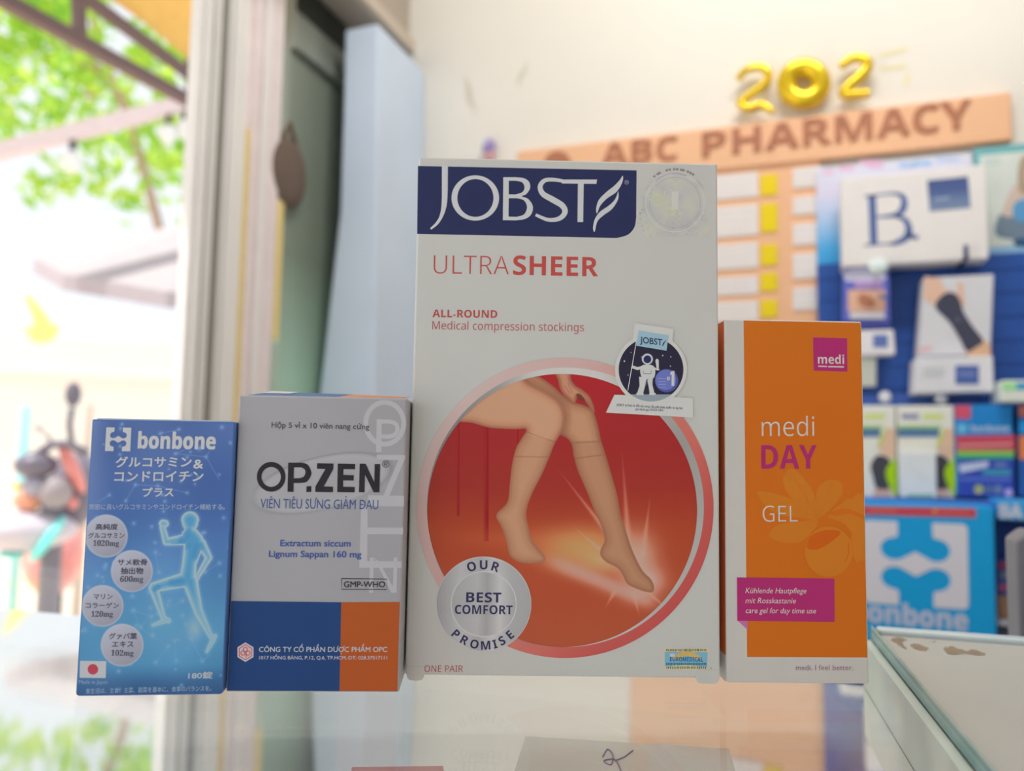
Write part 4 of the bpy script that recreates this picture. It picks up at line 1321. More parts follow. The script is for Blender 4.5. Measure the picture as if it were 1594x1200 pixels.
P.text('1', c1(1305, 292), c1(1335, 292), 26, (206, 208, 204), 2.6, 0.03)
for i in range(120):
    t_ = rng.random(); xx = 1200 + 120 * t_ + rng.normal(0, 16); yy = 205 + 115 * t_ + rng.normal(0, 16)
    P.poly(circ(*c1(xx, yy), 0.7 + 2.2 * rng.random(), 0.6 + 1.6 * rng.random(), 8), (186 + int(6 * rng.random()), 190 + int(6 * rng.random()), 160 + int(22 * rng.random())), 2.1 + 0.002 * i)
for i in range(50):
    an = rng.uniform(-2.2, 2.2); rr_ = 46 + rng.normal(0, 1.2)
    P.poly(circ(cxh + rr_ * math.sin(an), cyh - rr_ * math.cos(an), 0.4 + rng.random() * 1.0, 0.4 + rng.random() * 0.8, 7), (202, 204, 203), 2.3)
for a_ in (-38, -31, -27, -14, -9, -1, 4, 11, 15, 23, 28, 33):
    aa = math.radians(a_); r_c = 52
    for da in (-0.018, 0.012):
        P.stroke([(cxh + (r_c - 1.8) * math.sin(aa + da), cyh - (r_c - 1.8) * math.cos(aa + da)), (cxh + (r_c + 1.8) * math.sin(aa + da * 1.4), cyh - (r_c + 1.8) * math.cos(aa + da * 1.4))], 1.2, (122, 120, 124), 2)
    P.stroke([(cxh + r_c * math.sin(aa - 0.02), cyh - r_c * math.cos(aa - 0.02)), (cxh + r_c * math.sin(aa + 0.02), cyh - r_c * math.cos(aa + 0.02))], 1.3, (130, 128, 132), 2)
for i in range(26):
    xx, yy = c1(1170 + rng.random() * 310, 378 + rng.random() * 42)
    P.poly(circ(xx, yy, 0.5 + rng.random() * 0.9, 0.4 + rng.random() * 0.6, 7), (160, 160, 160) if i % 2 else (204, 205, 204), 2.4)
for i in range(22):
    xx, yy = c1(1136 + rng.random() * 50, 270 + rng.random() * 130)
    P.stroke([(xx, yy), (xx + rng.normal(0, 1.6), yy + rng.normal(0, 1.6))], 0.8, (140, 140, 140) if i % 2 else (200, 200, 200), 2.5)
P.done('hologram_sticker', jb, 'scratched silver hologram seal at the top right corner')

# importer's sticker
P.poly([c3(1253, 696), c3(1477, 698), c3(1476, 808), c3(1252, 805)], (206, 200, 174), 1.5)
P.poly([c3(1258, 716), c3(1471, 718), c3(1470, 790), c3(1258, 786)], (128, 184, 210), 2)
P.poly(smooth([c3(1300, 745), c3(1330, 722), c3(1370, 712), c3(1410, 722), c3(1436, 745), c3(1420, 752), c3(1370, 735), c3(1320, 752)], 4), (216, 186, 110), 2.4)
P.poly(smooth([c3(1300, 782), c3(1420, 784), c3(1410, 800), c3(1310, 798)], 3), (196, 196, 150), 2.2)
P.rect(*c3(1284, 724), *c3(1308, 740), (214, 220, 224), 2.6)
P.text(sansb('EUROMEDICAL'), c3(1284, 762), c3(1448, 764), 6.3, (36, 84, 130), 3)
for y_, n_, cc in ((707, 24, (120, 118, 100)), (776, 26, (60, 100, 136)), (794, 20, (92, 98, 90))):
    for i in range(n_):
        xs = 1264 + (1466 - 1264) * (i + rng.random() * 0.3) / n_
        P.rect(*c3(xs, y_ - 6), *c3(xs + 5, y_ + 4 + rng.random() * 3), cc, 3)
P.stroke([c3(1487, 790), c3(1489, 800)], 0.9, (120, 120, 118), 2)
P.done('importer_sticker', jb, 'small cream and light blue sticker at the lower right corner')

# ------------------------------------------------------------ 2. grey capsule box
wO, hO = 0.0708, 0.1223
ob = carton_root(-0.1155, 0.3257, 2.394, 'grey capsule box with a blue and orange foot', 'capsule_box')
m_gry = mat('silver_grey_card', (155, 155, 161), EF, 0.42, 0.35, var=0.012, scale=60)
carton_body(ob, wO, hO, 0.052, m_gry, m_gry, 0.0, 0.0008)
fo = Face(ob.location, TH + math.radians(2.394))
c6b = lambda x, y: (340 + x / 4.8, 590 + y / 4.8)
c7 = lambda x, y: (340 + x / 4.445, 820 + y / 4.445)
# lid flap that stands a little open
b = MB()
b.add([(0.0012, 0.0006, hO - 0.0002), (wO * 0.57, 0.0006, hO - 0.0002), (wO * 0.57, 0.046, hO + 0.0042), (0.0012, 0.046, hO + 0.0046)], [(0, 1, 2, 3)], mat('blue_card', (88, 118, 160), 0.9))
b.add([(wO * 0.57, 0.0006, hO - 0.0002), (wO - 0.002, 0.0006, hO - 0.0002), (wO - 0.002, 0.046, hO + 0.0034), (wO * 0.57, 0.046, hO + 0.0042)], [(0, 1, 2, 3)], mat('orange_card', (222, 150, 112), 0.9))
b.add([(0.0012, 0.03, hO + 0.0030), (wO * 0.2, 0.028, hO + 0.0028), (wO * 0.2, 0.0462, hO + 0.0048), (0.0012, 0.0462, hO + 0.0051)], [(0, 1, 2, 3)], mat('white_card_lining', (206, 206, 214), 0.9))
b.build('lid_flap', ob)


def ell(x, y):
    a = math.radians(-14)
    dx, dy = x - 501, y - 752
    u = (dx * math.cos(a) + dy * math.sin(a)) / 109; v = (-dx * math.sin(a) + dy * math.cos(a)) / 40
    return 1 - np.hypot(u, v)


def paint_grey(x, y):
    c = np.repeat(np.array([[154., 154., 160.]]), len(x), 0)
    c += (6 * np.sin((x - 350) / 60))[:, None] * np.array([[0.3, 0.3, 0.35]])
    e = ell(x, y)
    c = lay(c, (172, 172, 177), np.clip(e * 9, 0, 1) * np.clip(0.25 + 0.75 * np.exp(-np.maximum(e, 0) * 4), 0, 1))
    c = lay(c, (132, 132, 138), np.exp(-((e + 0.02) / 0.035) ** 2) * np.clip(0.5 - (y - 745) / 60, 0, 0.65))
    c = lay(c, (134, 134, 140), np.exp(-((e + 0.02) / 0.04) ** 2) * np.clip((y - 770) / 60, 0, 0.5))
    return c


u0 = fo.uv([(352, 1000)])[0]
picture(fo, 'printed_front', ob, (0.0008, 0.0008, wO - 0.0008, hO - 0.0008, 0.00034), paint_grey, 1)
P = Print(fo)
WM = (174, 174, 180)
oc_ = c6b(1243, 330)
ang = [a_ for a_ in np.linspace(-180, 180, 100)]
P.stroke(circ(*oc_, 29.5, 32.5, 100), 7.5, WM, 2, True)
P.poly([c6b(1183, 300), c6b(1222, 300), c6b(1218, 545), c6b(1178, 545)], WM, 2.1)
P.stroke(smooth([c6b(1222, 318), c6b(1280, 318), c6b(1325, 335), c6b(1338, 375), c6b(1318, 415), c6b(1270, 430), c6b(1215, 428)], 5, False), 6.5, WM, 2.2)
P.poly([c6b(1183, 565), c6b(1396, 568), c6b(1394, 605), c6b(1183, 602)], WM, 2)
P.poly([c6b(1352, 590), c6b(1394, 592), c6b(1278, 872), c6b(1232, 872)], WM, 2.1)
P.poly([c6b(1120, 868), c6b(1388, 872), c6b(1386, 952), c6b(1118, 948)], WM, 2.2)
P.poly([c6b(1066, 950), c6b(1116, 950), c7(1030, 240), c7(975, 240)], WM, 2)
P.poly([c6b(1112, 1108), c6b(1380, 1110), c6b(1378, 1160), c6b(1110, 1158)], WM, 2.1)
P.poly([c7(975, 236), c7(1268, 238), c7(1266, 284), c7(975, 282)], WM, 2.2)
P.poly([c7(1050, 212), c7(1076, 212), c7(1070, 456), c7(1042, 456)], WM, 2.3); P.poly([c7(1076, 212), c7(1112, 240), c7(1232, 456), c7(1196, 456)], WM, 2.4); P.poly([c7(1214, 212), c7(1238, 212), c7(1234, 456), c7(1206, 456)], WM, 2.5)
P.done('grey_watermark', ob)
P.poly([c7(62, 512), c7(851, 521), c7(838, 1146), c7(35, 1144)], (35, 66, 118), 2.8)
P.poly([c7(851, 521), c7(1270, 519), c7(1256, 1148), c7(838, 1146)], (170, 84, 38), 2.8)
# trim the blocks to the sheet
o_ = P.done('coloured_foot', ob, 'blue and orange blocks at the foot')
for v_ in o_.data.vertices:
    v_.co.x = min(max(v_.co.x, 0.0006), wO - 0.0007); v_.co.z = max(v_.co.z, 0.0006)
DK = (44, 42, 50)
P.poly(circ(*c6b(395, 730), 107 / 4.8, 111 / 4.8), DK, 4, [circ(*c6b(395, 731), 72 / 4.8, 74 / 4.8)])
bow = [tuple(p) for p in smooth([c6b(625, 625), c6b(668, 640), c6b(694, 690), c6b(690, 725), c6b(660, 768), c6b(610, 776)], 5, False)]
hol = [c6b(565, 660)] + [tuple(p) for p in smooth([c6b(618, 660), c6b(645, 675), c6b(650, 702), c6b(638, 728), c6b(610, 740)], 5, False)] + [c6b(563, 741)]
P.poly([c6b(522, 624)] + bow + [c6b(563, 776), c6b(561, 843), c6b(517, 842)], DK, 4, [hol])
P.poly([c6b(659, 800), c6b(695, 800), c6b(694, 843), c6b(657, 843)], DK, 4)
P.poly([c6b(738, 629), c6b(860, 631), c6b(859, 672), c6b(787, 802), c6b(858, 804), c6b(857, 845), c6b(724, 843), c6b(725, 803), c6b(800, 672), c6b(737, 670)], DK, 4)
P.poly([c6b(892, 631), c6b(1022, 634), c6b(1021, 674), c6b(935, 673), c6b(934, 716), c6b(1012, 718), c6b(1011, 758), c6b(933, 756), c6b(932, 804), c6b(1019, 806), c6b(1018, 846), c6b(888, 844)], DK, 4)
P.poly([c6b(1056, 632), c6b(1100, 633), c6b(1165, 770), c6b(1168, 634), c6b(1209, 635), c6b(1203, 846), c6b(1160, 846), c6b(1095, 712), c6b(1092, 846), c6b(1050, 845)], DK, 4)
P.text('®', c6b(1222, 660), c6b(1278, 662), 10, (70, 68, 76), 4, 0.006)
P.done('product_name', ob, 'heavy black product name')
P.text('Hộp 5 vỉ x 10 viên nang cứng', c6b(397, 362), c6b(1126, 376), 8.4, (76, 74, 80), 4, 0.008)
P.text('VIÊN TIÊU SƯNG GIẢM DAU', c6b(313, 964), c6b(1194, 973), 14.6, (72, 88, 144), 4)
P.stroke([c6b(1059, 938), c6b(1084, 938)], 1.1, (72, 88, 144), 4)
P.text('Extractum siccum', c7(428, 133), c7(915, 136), 9.8, (64, 86, 152), 4, 0.02)
P.text('Lignum Sappan 160 mg', c7(350, 207), c7(990, 211), 9.6, (64, 86, 152), 4, 0.02)
P.stroke([c7(853, 358), c7(1166, 361), c7(1165, 433), c7(852, 431)], 1.2, (62, 58, 64), 4, True)
P.text('GMP-WHO', c7(868, 417), c7(1154, 417), 9, (62, 58, 64), 4.3, 0.02)
P.text('CÔNG TY CỔ PHẦN DƯOC PHẨM OPC', c7(281, 864), c7(1168, 864), 7.6, (202, 206, 216), 4, 0.010)
P.text('1017 HỒNG BÀNG, P.12, Q.6, TP.HCM. DT: 028.37517111', c7(283, 916), c7(1168, 916), 5.2, (196, 200, 212), 4, 0.008)
P.stroke([c7(892, 906), c7(903, 906)], 0.6, (196, 200, 212), 4)
P.stroke(smooth([(533.4, 1007.6), (535.4, 1007.0), (536.0, 1005.2)], 3, False), 1.0, (202, 206, 216), 4)
P.poly(circ(531.2, 1017.2, 0.8, 0.8, 10), (202, 206, 216), 4)
P.done('lettering', ob)
hx, hy = c7(188, 866)
hexa = lambda r, rx: [(hx + rx * math.sin(math.radians(a_)), hy - r * math.cos(math.radians(a_))) for a_ in range(0, 360, 60)]
P.poly(hexa(15.2, 14.4), (206, 196, 204), 3.5); P.poly(hexa(12.6, 11.8), (190, 74, 78), 4); P.poly(hexa(11.2, 10.4), (206, 192, 198), 4.4)
for dx_, dy_ in ((-4, 1.4), (4, 1.4), (0, -4.2)):
    P.stroke(circ(hx + dx_, hy + dy_, 3.1, 3.4, 20), 1.3, (184, 66, 72), 5, True)
P.stroke([(hx + 0.9, hy + 1), (hx + 0.9, hy + 8.5)], 1.3, (184, 66, 72), 5)
P.done('company_emblem', ob, 'red and white hexagon emblem')
# right-hand side: pale edge strip
# ------------------------------------------------------------ 3. blue tablet box
wB, hB = 0.0573, 0.1108
bb_ = carton_root(-0.1725, 0.3171, 5.334, 'small blue tablet box with Japanese writing and a pale running figure', 'tablet_box')
m_blu = mat('glossy_blue_card', (70, 104, 164), EF, 0.35, 0.4, var=0.02)
carton_body(bb_, wB, hB, 0.048, m_blu, m_blu, 0.0009, 0.0006)
fb = Face(bb_.location, TH + math.radians(5.334))
d4 = lambda x, y: (110 + x / 5.4556, 640 + y / 5.4556)
d5 = lambda x, y: (110 + x / 4.615, 840 + y / 4.615)
DOTS = [(rng.uniform(125, 366), rng.uniform(655, 1078), rng.uniform(0.8, 2.2)) for _ in range(70)]
DOTS += [(*d4(*p), 1.8) for p in ((760, 190), (920, 155), (890, 360), (1150, 388), (550, 625), (740, 635), (990, 693), (468, 762), (330, 712), (800, 765), (690, 980), (1300, 905), (790, 850))]
DOTS += [(*d5(*p), 2.0) for p in ((635, 235), (245, 200), (445, 405), (450, 508), (580, 550), (575, 490), (805, 440), (803, 545), (500, 630), (590, 690), (700, 768), (748, 725), (612, 880), (760, 868), (945, 870), (965, 232), (1070, 168), (865, 710), (345, 945), (610, 90))]
LINES = [(d4(*a_), d4(*b_)) for a_, b_ in (((760, 190), (920, 155)), ((890, 360), (1150, 388)), ((890, 360), (990, 320)), ((550, 625), (740, 635)), ((740, 635), (990, 693)), ((550, 625), (468, 762)), ((330, 712), (230, 770)), ((1150, 388), (1260, 580)), ((1150, 388), (1180, 340)))]
LINES += [(d5(*a_), d5(*b_)) for a_, b_ in (((450, 508), (580, 550)), ((580, 550), (805, 440)), ((580, 550), (500, 630)), ((450, 508), (500, 630)), ((590, 690), (700, 768)), ((700, 768), (612, 880)), ((580, 550), (590, 690)), ((500, 630), (590, 690)), ((748, 725), (760, 868)), ((965, 232), (1070, 168)), ((865, 710), (945, 870)), ((945, 870), (1000, 830)), ((610, 90), (635, 235)), ((803, 545), (865, 710)))]
# runner: joints and girths in photo pixels
RUN = [((296, 810), (296, 814), 13.2, 11.5), ((295, 822), (297, 836), 7.5, 8.5), ((297, 836), (303, 842), 14, 13), ((302, 846), (295, 876), 14.5, 10.5), ((295, 876), (292, 900), 10.5, 11.5),
       ((287, 840), (259, 843), 8.0, 5.4), ((259, 843), (253, 821), 5.2, 4.4), ((254, 815), (257, 815), 6.2, 5.6),
       ((313, 846), (325, 868), 7.4, 5.2), ((325, 868), (308, 897), 5.0, 3.6), ((308, 897), (306, 903), 3.6, 2.8),
       ((284, 903), (240, 914), 10.5, 7.2), ((239, 915), (254, 961), 7.0, 4.0), ((254, 962), (262, 966), 4.0, 4.0), ((257, 966), (238, 973), 4.0, 2.4),
       ((296, 905), (309, 952), 11.2, 6.4), ((309, 952), (329, 992), 6.8, 3.6), ((330, 991), (335, 990), 3.6, 3.2), ((332, 995), (322, 1014), 4.2, 2.4)]


def paint_blue(x, y):
    c = ramp(y, [(655, (78, 106, 166)), (740, (72, 102, 164)), (800, (70, 108, 172)), (880, (78, 128, 186)), (980, (84, 146, 192)), (1035, (76, 140, 186)), (1062, (58, 104, 154)), (1084, (50, 86, 134))])
    nzv = np.sin(x / 31 + y / 57) * np.sin(y / 41 - x / 67)
    c += (nzv * 7)[:, None]
    c = lay(c, (56, 92, 160), np.exp(-((x - 350) / 40) ** 2 - ((y - 760) / 90) ** 2) * 0.45)
    c = lay(c, (132, 150, 194), np.clip(1 - (x - 128) / 46, 0, 1) * np.clip(1 - (y - 655) / 330, 0, 1) * 0.75)  # veiling glare at the upper left, painted into the ink
    c = lay(c, (120, 190, 220), np.exp(-((x - 250) / 70) ** 2 - ((y - 950) / 70) ** 2) * 0.25)
    for a_, b_ in LINES:
        c = lay(c, (140, 178, 220), np.clip(1.0 - np.abs(sd_caps(x, y, a_, b_, 0, 0)) / 0.9, 0, 1) * 0.5)
    for px_, py_, r in DOTS:
        d = np.hypot(x - px_, y - py_)
        c = lay(c, (160, 196, 230), np.exp(-(d / (r * 1.9)) ** 2) * 0.35 + np.clip(1 - d / r, 0, 1) * 0.45)
    d = np.full(x.shape, -1e3)
    for a_, b_, ra, rb in RUN:
        d = np.maximum(d, sd_caps(x, y, a_, b_, ra * 1.08, rb * 1.1))
    body = ramp(np.clip(d / 10, 0, 1), [(0, (178, 192, 198)), (0.22, (158, 186, 199)), (0.55, (108, 166, 199)), (1, (78, 150, 198))])
    low = np.clip((y - 905) / 60, 0, 1)
    body = lay(body, (150, 184, 199), low * 0.5)
    c = lay(c, (150, 196, 222), np.clip(1 + d / 5, 0, 1) * (d < 0) * 0.25)
    c = lay(c, body, cover(d, 0.9) * (0.97 - 0.1 * low))
    for a_, b_, w_ in (((290, 848), (270, 850), 5), ((290, 830), (283, 842), 5), ((309, 852), (304, 866), 5), ((284, 908), (268, 907), 5), ((246, 914), (240, 918), 3)):
        c = lay(c, (62, 134, 190), np.clip(1 + sd_caps(x, y, a_, b_, w_, w_ * .6) / w_, 0, 1) * (d > 2) * 0.55)
    c = lay(c, (190, 206, 206), np.exp(-((x - 303) / 10) ** 2 - ((y - 978) / 16) ** 2) * 0.5)
    for cx_, cy_, r in ((165.5, 834.3, 33.4), (205.3, 888.8, 32.6), (159.8, 943, 32.4), (190.2, 1004, 33.2)):
        dd = r - np.hypot(x - cx_, y - cy_)
        tone = ramp(((x - cx_) * 0.5 + (y - cy_) * 0.86) / r, [(-1, (176, 180, 198)), (0, (164, 166, 184)), (1, (146, 148, 166))])
        tone = lay(tone, (186, 192, 208), np.clip(1 - dd / 3.0, 0, 1) * 0.7)
        c = lay(c, tone, cover(dd))
    return c


picture(fb, 'printed_front', bb_, (0.0006, 0.0006, wB - 0.0006, hB - 0.0006, 0.00024), paint_blue, 1, rough=0.4, spec=0.35,
        mask=None)
P = Print(fb)
LW = (202, 205, 212)
P.poly(in_quad(emblem(0.02), d4(304, 137), d4(517, 140), d4(507, 341), d4(293, 338)), LW, 3)
P.done('bracket_emblem', bb_, 'white bracket emblem at the top left')
P.text(sansb('bonbone'), d4(570, 314), d4(1231, 322), 23.5, LW, 3, 0.018)
P.text('グルコサミン', d4(382, 476), d4(1026, 474), 16.4, LW, 3, 0.018, 'box')
P.text('&', d4(1042, 486), d4(1126, 486), 13.5, LW, 3, 0.02, 'box')
P.text('コンドロイチン', d4(370, 597), d4(1126, 595), 15.8, LW, 3, 0.018, 'box')
P.text('プラス', d4(612, 726), d4(873, 724), 14, LW, 3, 0.018, 'box')
P.text('関節に良いグルコサミンやコンドロイチン補給する。', d4(158, 836), d4(1310, 836), 9.0, (172, 190, 222), 3, 0.008, 'box')
G = (76, 76, 92)
SER = lambda s: ''.join(chr(0x1D7CE + int(ch)) if ch.isdigit() else chr(0x1D41A + ord(ch) - 97) for ch in s)
P.text('高純度', d4(212, 1007), d4(399, 1007), 9.4, G, 3, 0.012, 'box')
P.text('グルコサミン', d4(150, 1078), d4(456, 1078), 8.6, G, 3, 0.008, 'box')
P.text(SER('1020mg'), d4(190, 1143), d4(410, 1145), 8.4, G, 3)
P.text('サメ軟骨', d5(338, 184), d5(549, 184), 9.8, G, 3, 0.012, 'box')
P.text('抽出物', d5(359, 247), d5(521, 247), 10.2, G, 3, 0.014, 'box')
P.text(SER('600mg'), d5(355, 303), d5(521, 303), 8.8, G, 3)
P.text('マリン', d5(165, 427), d5(301, 427), 8, G, 3, 0.01, 'box')
P.text('コラーゲン', d5(108, 491), d5(346, 491), 8.6, G, 3, 0.01, 'box')
P.text(SER('120mg'), d5(147, 553), d5(304, 553), 8.6, G, 3)
P.text('グァバ葉', d5(275, 714), d5(476, 714), 9.6, G, 3, 0.012, 'box')
P.text('エキス', d5(297, 771), d5(451, 771), 9.2, G, 3, 0.012, 'box')
P.text(SER('102mg'), d5(290, 832), d5(452, 834), 8.6, G, 3)
P.text('180錠', d5(845, 1000), d5(1019, 995), 10.6, (196, 204, 216), 3, 0.018, 'box')
P.text('Made in Japan', d5(60, 1034), d5(266, 1034), 5.6, (160, 180, 208), 3, 0.006)
P.text('食生活は、主食、主菜、副菜を基本に、食事のバランスを。', d5(108, 1106), d5(1010, 1086), 8.4, (150, 178, 212), 3, 0.008, 'box')
P.done('lettering', bb_)
P.poly([d5(69, 869), d5(257, 872), d5(253, 993), d5(65, 991)], (196, 198, 208), 3)
P.poly(circ(*d5(161, 930), 8.2), (184, 70, 88), 3.6)
P.done('flag_print', bb_, 'small printed flag, a red disc on white')

# ------------------------------------------------------------ 4. orange gel box
wM, hM = 0.0636, 0.1625
mb_ = carton_root(0.0970, 0.3499, 0.942, 'tall orange gel box with magenta ribbon and white left margin', 'gel_box')
m_mw = mat('white_gel_card', (190, 187, 184), EF, 0.45, 0.3, var=0.012, scale=50)
m_or = mat('orange_card_side', (202, 100, 42), EF, 0.45, 0.3, var=0.02)
carton_body(mb_, wM, hM, 0.046, m_or, m_mw, 0.0, 0.0008, top=m_or)
fm = Face(mb_.location, TH + math.radians(0.942))
b = MB(); b.box((-0.0001, 0.001, 0.0), (0.0, 0.0455, 0.0115), m_mw); b.build('white_side_foot', mb_)
P = Print(fm)
e8 = lambda x, y: (1100 + x / 2.0, 480 + y / 2.0)
m_panel = gradient('orange_print', [(0, (206, 108, 26)), (0.75, (209, 109, 28)), (1.0, (214, 116, 34))], 'Z', 0, hM, EF, 0.5, 0.25)
P.poly([e8(115, 30), e8(490, 30), e8(510, 1087), e8(126, 1085)], m_panel, 1)
o_ = P.done('orange_panel', mb_)
for v_ in o_.data.vertices:
    v_.co.x = min(v_.co.x, wM - 0.0006); v_.co.z = min(v_.co.z, hM - 0.0006)
LO, DO = (216, 128, 40), (200, 94, 24)
leaves = [[(238, 548), (246, 510), (268, 500), (300, 525), (330, 570), (345, 615), (352, 655), (315, 638), (270, 598)],
          [(350, 652), (342, 600), (346, 560), (378, 534), (415, 540), (422, 575), (398, 612), (365, 642)],
          [(157, 570), (200, 574), (255, 590), (305, 620), (348, 656), (290, 652), (220, 640), (180, 612)],
          [(346, 660), (290, 664), (225, 672), (193, 706), (228, 726), (285, 728), (325, 700)]]
for i, lf in enumerate(leaves):
    P.poly(smooth([e8(*p) for p in lf], 5), LO, 2 + i * 0.2)
for tip in ((262, 512), (392, 545), (175, 582), (215, 708)):
    P.stroke([e8(350, 656), e8(*tip)], 0.7, (202, 110, 34), 3)
hull = [e8(374, 648), e8(398, 622), e8(420, 606), e8(440, 588), e8(452, 594), e8(470, 574), e8(480, 580), e8(489, 562), e8(495, 790), e8(480, 782), e8(466, 792), e8(456, 770), e8(444, 736), e8(452, 700), e8(430, 672)]
P.poly(hull, LO, 2.9)
P.poly(smooth([e8(385, 635), e8(430, 622), e8(480, 640), e8(494, 650), e8(494, 660), e8(450, 640), e8(400, 645)], 4), (200, 104, 30), 3.1)
P.poly(circ(*e8(380, 757), 37.5, 39), LO, 3.4)
P.stroke(circ(*e8(380, 757), 38, 39.5, 60), 0.9, (198, 104, 30), 3.6, True)
P.poly(smooth([e8(312, 745), e8(322, 710), e8(360, 692), e8(400, 690), e8(416, 700), e8(385, 728), e8(345, 750)], 5), DO, 3.8)
P.stroke(smooth([e8(440, 730), e8(442, 760), e8(430, 790)], 4, False), 1.6, DO, 3.8)
o_ = P.done('chestnut_drawing', mb_, 'faint lighter orange drawing of a chestnut and leaves')
for v_ in o_.data.vertices:
    v_.co.x = min(v_.co.x, wM - 0.0006)
MG, WT = (168, 45, 108), (214, 206, 202)
P.poly([e8(331, 90), e8(437, 93), e8(438, 197), e8(333, 194)], MG, 2)
lg_o = P.done('logo_square', mb_, 'magenta square logo')
P.text(sansb('medi'), e8(346, 172), e8(428, 173), 13, WT, 3)
P.poly([e8(347, 178), e8(374, 179), e8(374, 183), e8(347, 182)], WT, 3); P.poly([e8(378, 179), e8(427, 180), e8(427, 184.5), e8(378, 183.5)], WT, 3)
P.done('logo_lettering', lg_o)
P.text(sans('medi'), e8(171, 398), e8(335, 397), 28.5, WT, 4, -0.006)
P.text(sansb('DAY'), e8(170, 499), e8(343, 499), 35, (164, 44, 106), 4)
P.text(sans('GEL'), e8(174, 664), e8(283, 664), 24, WT, 4.5, -0.008)
P.text('medi. I feel better.', e8(277, 1126), e8(456, 1126), 8.2, (152, 108, 128), 3, 0.004)
P.done('lettering', mb_)
P.poly([e8(95, 971), e8(127, 972), e8(127, 1000)], (186, 108, 158), 3)
P.poly([e8(94, 837), e8(397, 841), e8(398, 976), e8(95, 972)], MG, 4)
rib_o = P.done('ribbon', mb_, 'magenta ribbon with a folded corner')
P.text('Kühlende Hautpflege', e8(120, 886), e8(309, 887), 8.3, WT, 5, 0.003, shear=0.2)
P.text('mit Rosskastanie', e8(120, 917), e8(276, 918), 8.3, WT, 5, 0.003, shear=0.2)
P.text('care gel for day time use', e8(120, 948), e8(339, 949), 8.3, WT, 5, 0.003, shear=0.2)
P.done('ribbon_lettering', rib_o)

# ================================================================== THE STREET OUTSIDE
m_gnd = mat('bright_concrete', (240, 222, 200), 1.0, 0.8, 0.2, var=0.06, scale=2)
b = MB(); b.box((-14, -6, -0.08), (XL - 0.121, 14, -0.02), m_gnd); struct(b, 'ground')
# pale house across the street
pf = atD(140, 560, 8.5)
hs = thing('house', (pf.x - 1.0, pf.y + 0.5, 0), 'sunlit white house front across the street', 'building')
dirn = Vector((0.75, 0.66, 0)).normalized()
m_hs = mat('white_render', (255, 252, 248), 1.0, 0.8, 0.2, var=0.02, scale=1)
b = MB(); q0_, q1_ = -dirn * 6, dirn * 6; nrm = Vector((-dirn.y, dirn.x, 0))
b.prism([q0_, q1_, q1_ + Vector((0, 0, 2.3)), q0_ + Vector((0, 0, 2.3))], nrm * 0.4, m_hs); b.build('front_wall', hs)
b = MB(); b.prism([q0_ - nrm * 0.05 + Vector((0, 0, 1.7)), q1_ - nrm * 0.05 + Vector((0, 0, 1.7)), q1_ - nrm * 0.05 + Vector((0, 0, 1.86)), q0_ - nrm * 0.05 + Vector((0, 0, 1.86))], nrm * 0.05, mat('pale_pink_band', (250, 232, 224), 1.0)); b.build('pink_band', hs)

# awning frame over the doorway
m_fr = mat('brown_iron', (120, 98, 96), 1.0, 0.6, 0.3)
XA = -1.6
aw = thing('awning_frame', atX(200, 100, XA), 'awning of dark brown iron bars with an orange canvas sheet outside the doorway', 'awning')
loA = Vector(aw.location)
def beam(p, q, w, name):
    bb = MB(); p = Vector(p); q = Vector(q); d = (q - p).normalized()
    s_ = d.cross(Vector((0, 0, 1))).normalized() * w * 0.5; u_ = d.cross(s_).normalized() * w * 0.5
    bb.prism([p + s_ + u_, p - s_ + u_, p - s_ - u_, p + s_ - u_], q - p, m_fr); bb.build(name, aw, 0, 2, loA)
beam(atX(-40, -25, XA), atX(300, 160, XA), 0.030, 'long_bar')
beam(atX(105, -25, XA), atX(305, 124, XA), 0.026, 'long_bar')
beam(atX(122, -10, XA), atX(124, 62, XA), 0.024, 'cross_bar')
beam(atX(300, 60, XA), atX(302, 165, XA), 0.03, 'cross_bar')
# orange canvas
b = MB(); P_ = [atX(165, -6, XA), atX(230, 40, XA), atX(308, 106, XA), atX(330, 20, XA + 0.05), atX(330, -140, XA + 0.1), atX(120, -140, XA + 0.1)]
b.prism(P_, (0.004, 0.0, 0.004), mat('orange_canvas', (255, 204, 112), 0.75, 0.8)); b.build('canvas', aw, 0, 2, loA)['label'] = 'orange canvas sheet'
# light horizontal beam and hanging bulbs
lb0, lb1 = atD(-60, 252, 3.2), atD(330, 150, 3.9)
bt = thing('light_beam', (lb0 + lb1) / 2, 'pale pinkish beam with bulbs hung beneath it outside the doorway', 'beam')
ll = Vector(bt.location)
b = MB(); d_ = (lb1 - lb0); s_ = Vector((-d_.y, d_.x, 0)).normalized() * 0.05
b.prism([lb0 - s_ - Vector((0, 0, 0.036)), lb0 + s_ - Vector((0, 0, 0.036)), lb0 + s_ + Vector((0, 0, 0.036)), lb0 - s_ + Vector((0, 0, 0.036))], d_, mat('pinkish_paint', (244, 224, 222), 1.05)); b.build('bar', bt, 0, 2, ll)
for tq, lbl in ((0.40, 'white bulb hanging left of centre under the pinkish beam'), (0.80, 'white bulb hanging near the door frame under the pinkish beam'), (0.875, 'white bulb hanging closest to the door frame under the pinkish beam')):
    p = lb0.lerp(lb1, tq) - Vector((0, 0, 0.036 + 0.098))
    t = thing('hanging_bulb', p, lbl, 'lamp', 'bulbs under the beam')
    b = MB(); b.ball((0, 0, 0), (0.04, 0.04, 0.05), mat('white_bulb_glass', (255, 255, 252), 1.0, 0.3)); b.build('bulb', t)
    b = MB(); b.tube([(0, 0, 0.045), (0, 0, 0.10)], 0.014, mat('dark_socket', (70, 66, 70), 1.0)); b.build('socket', t)
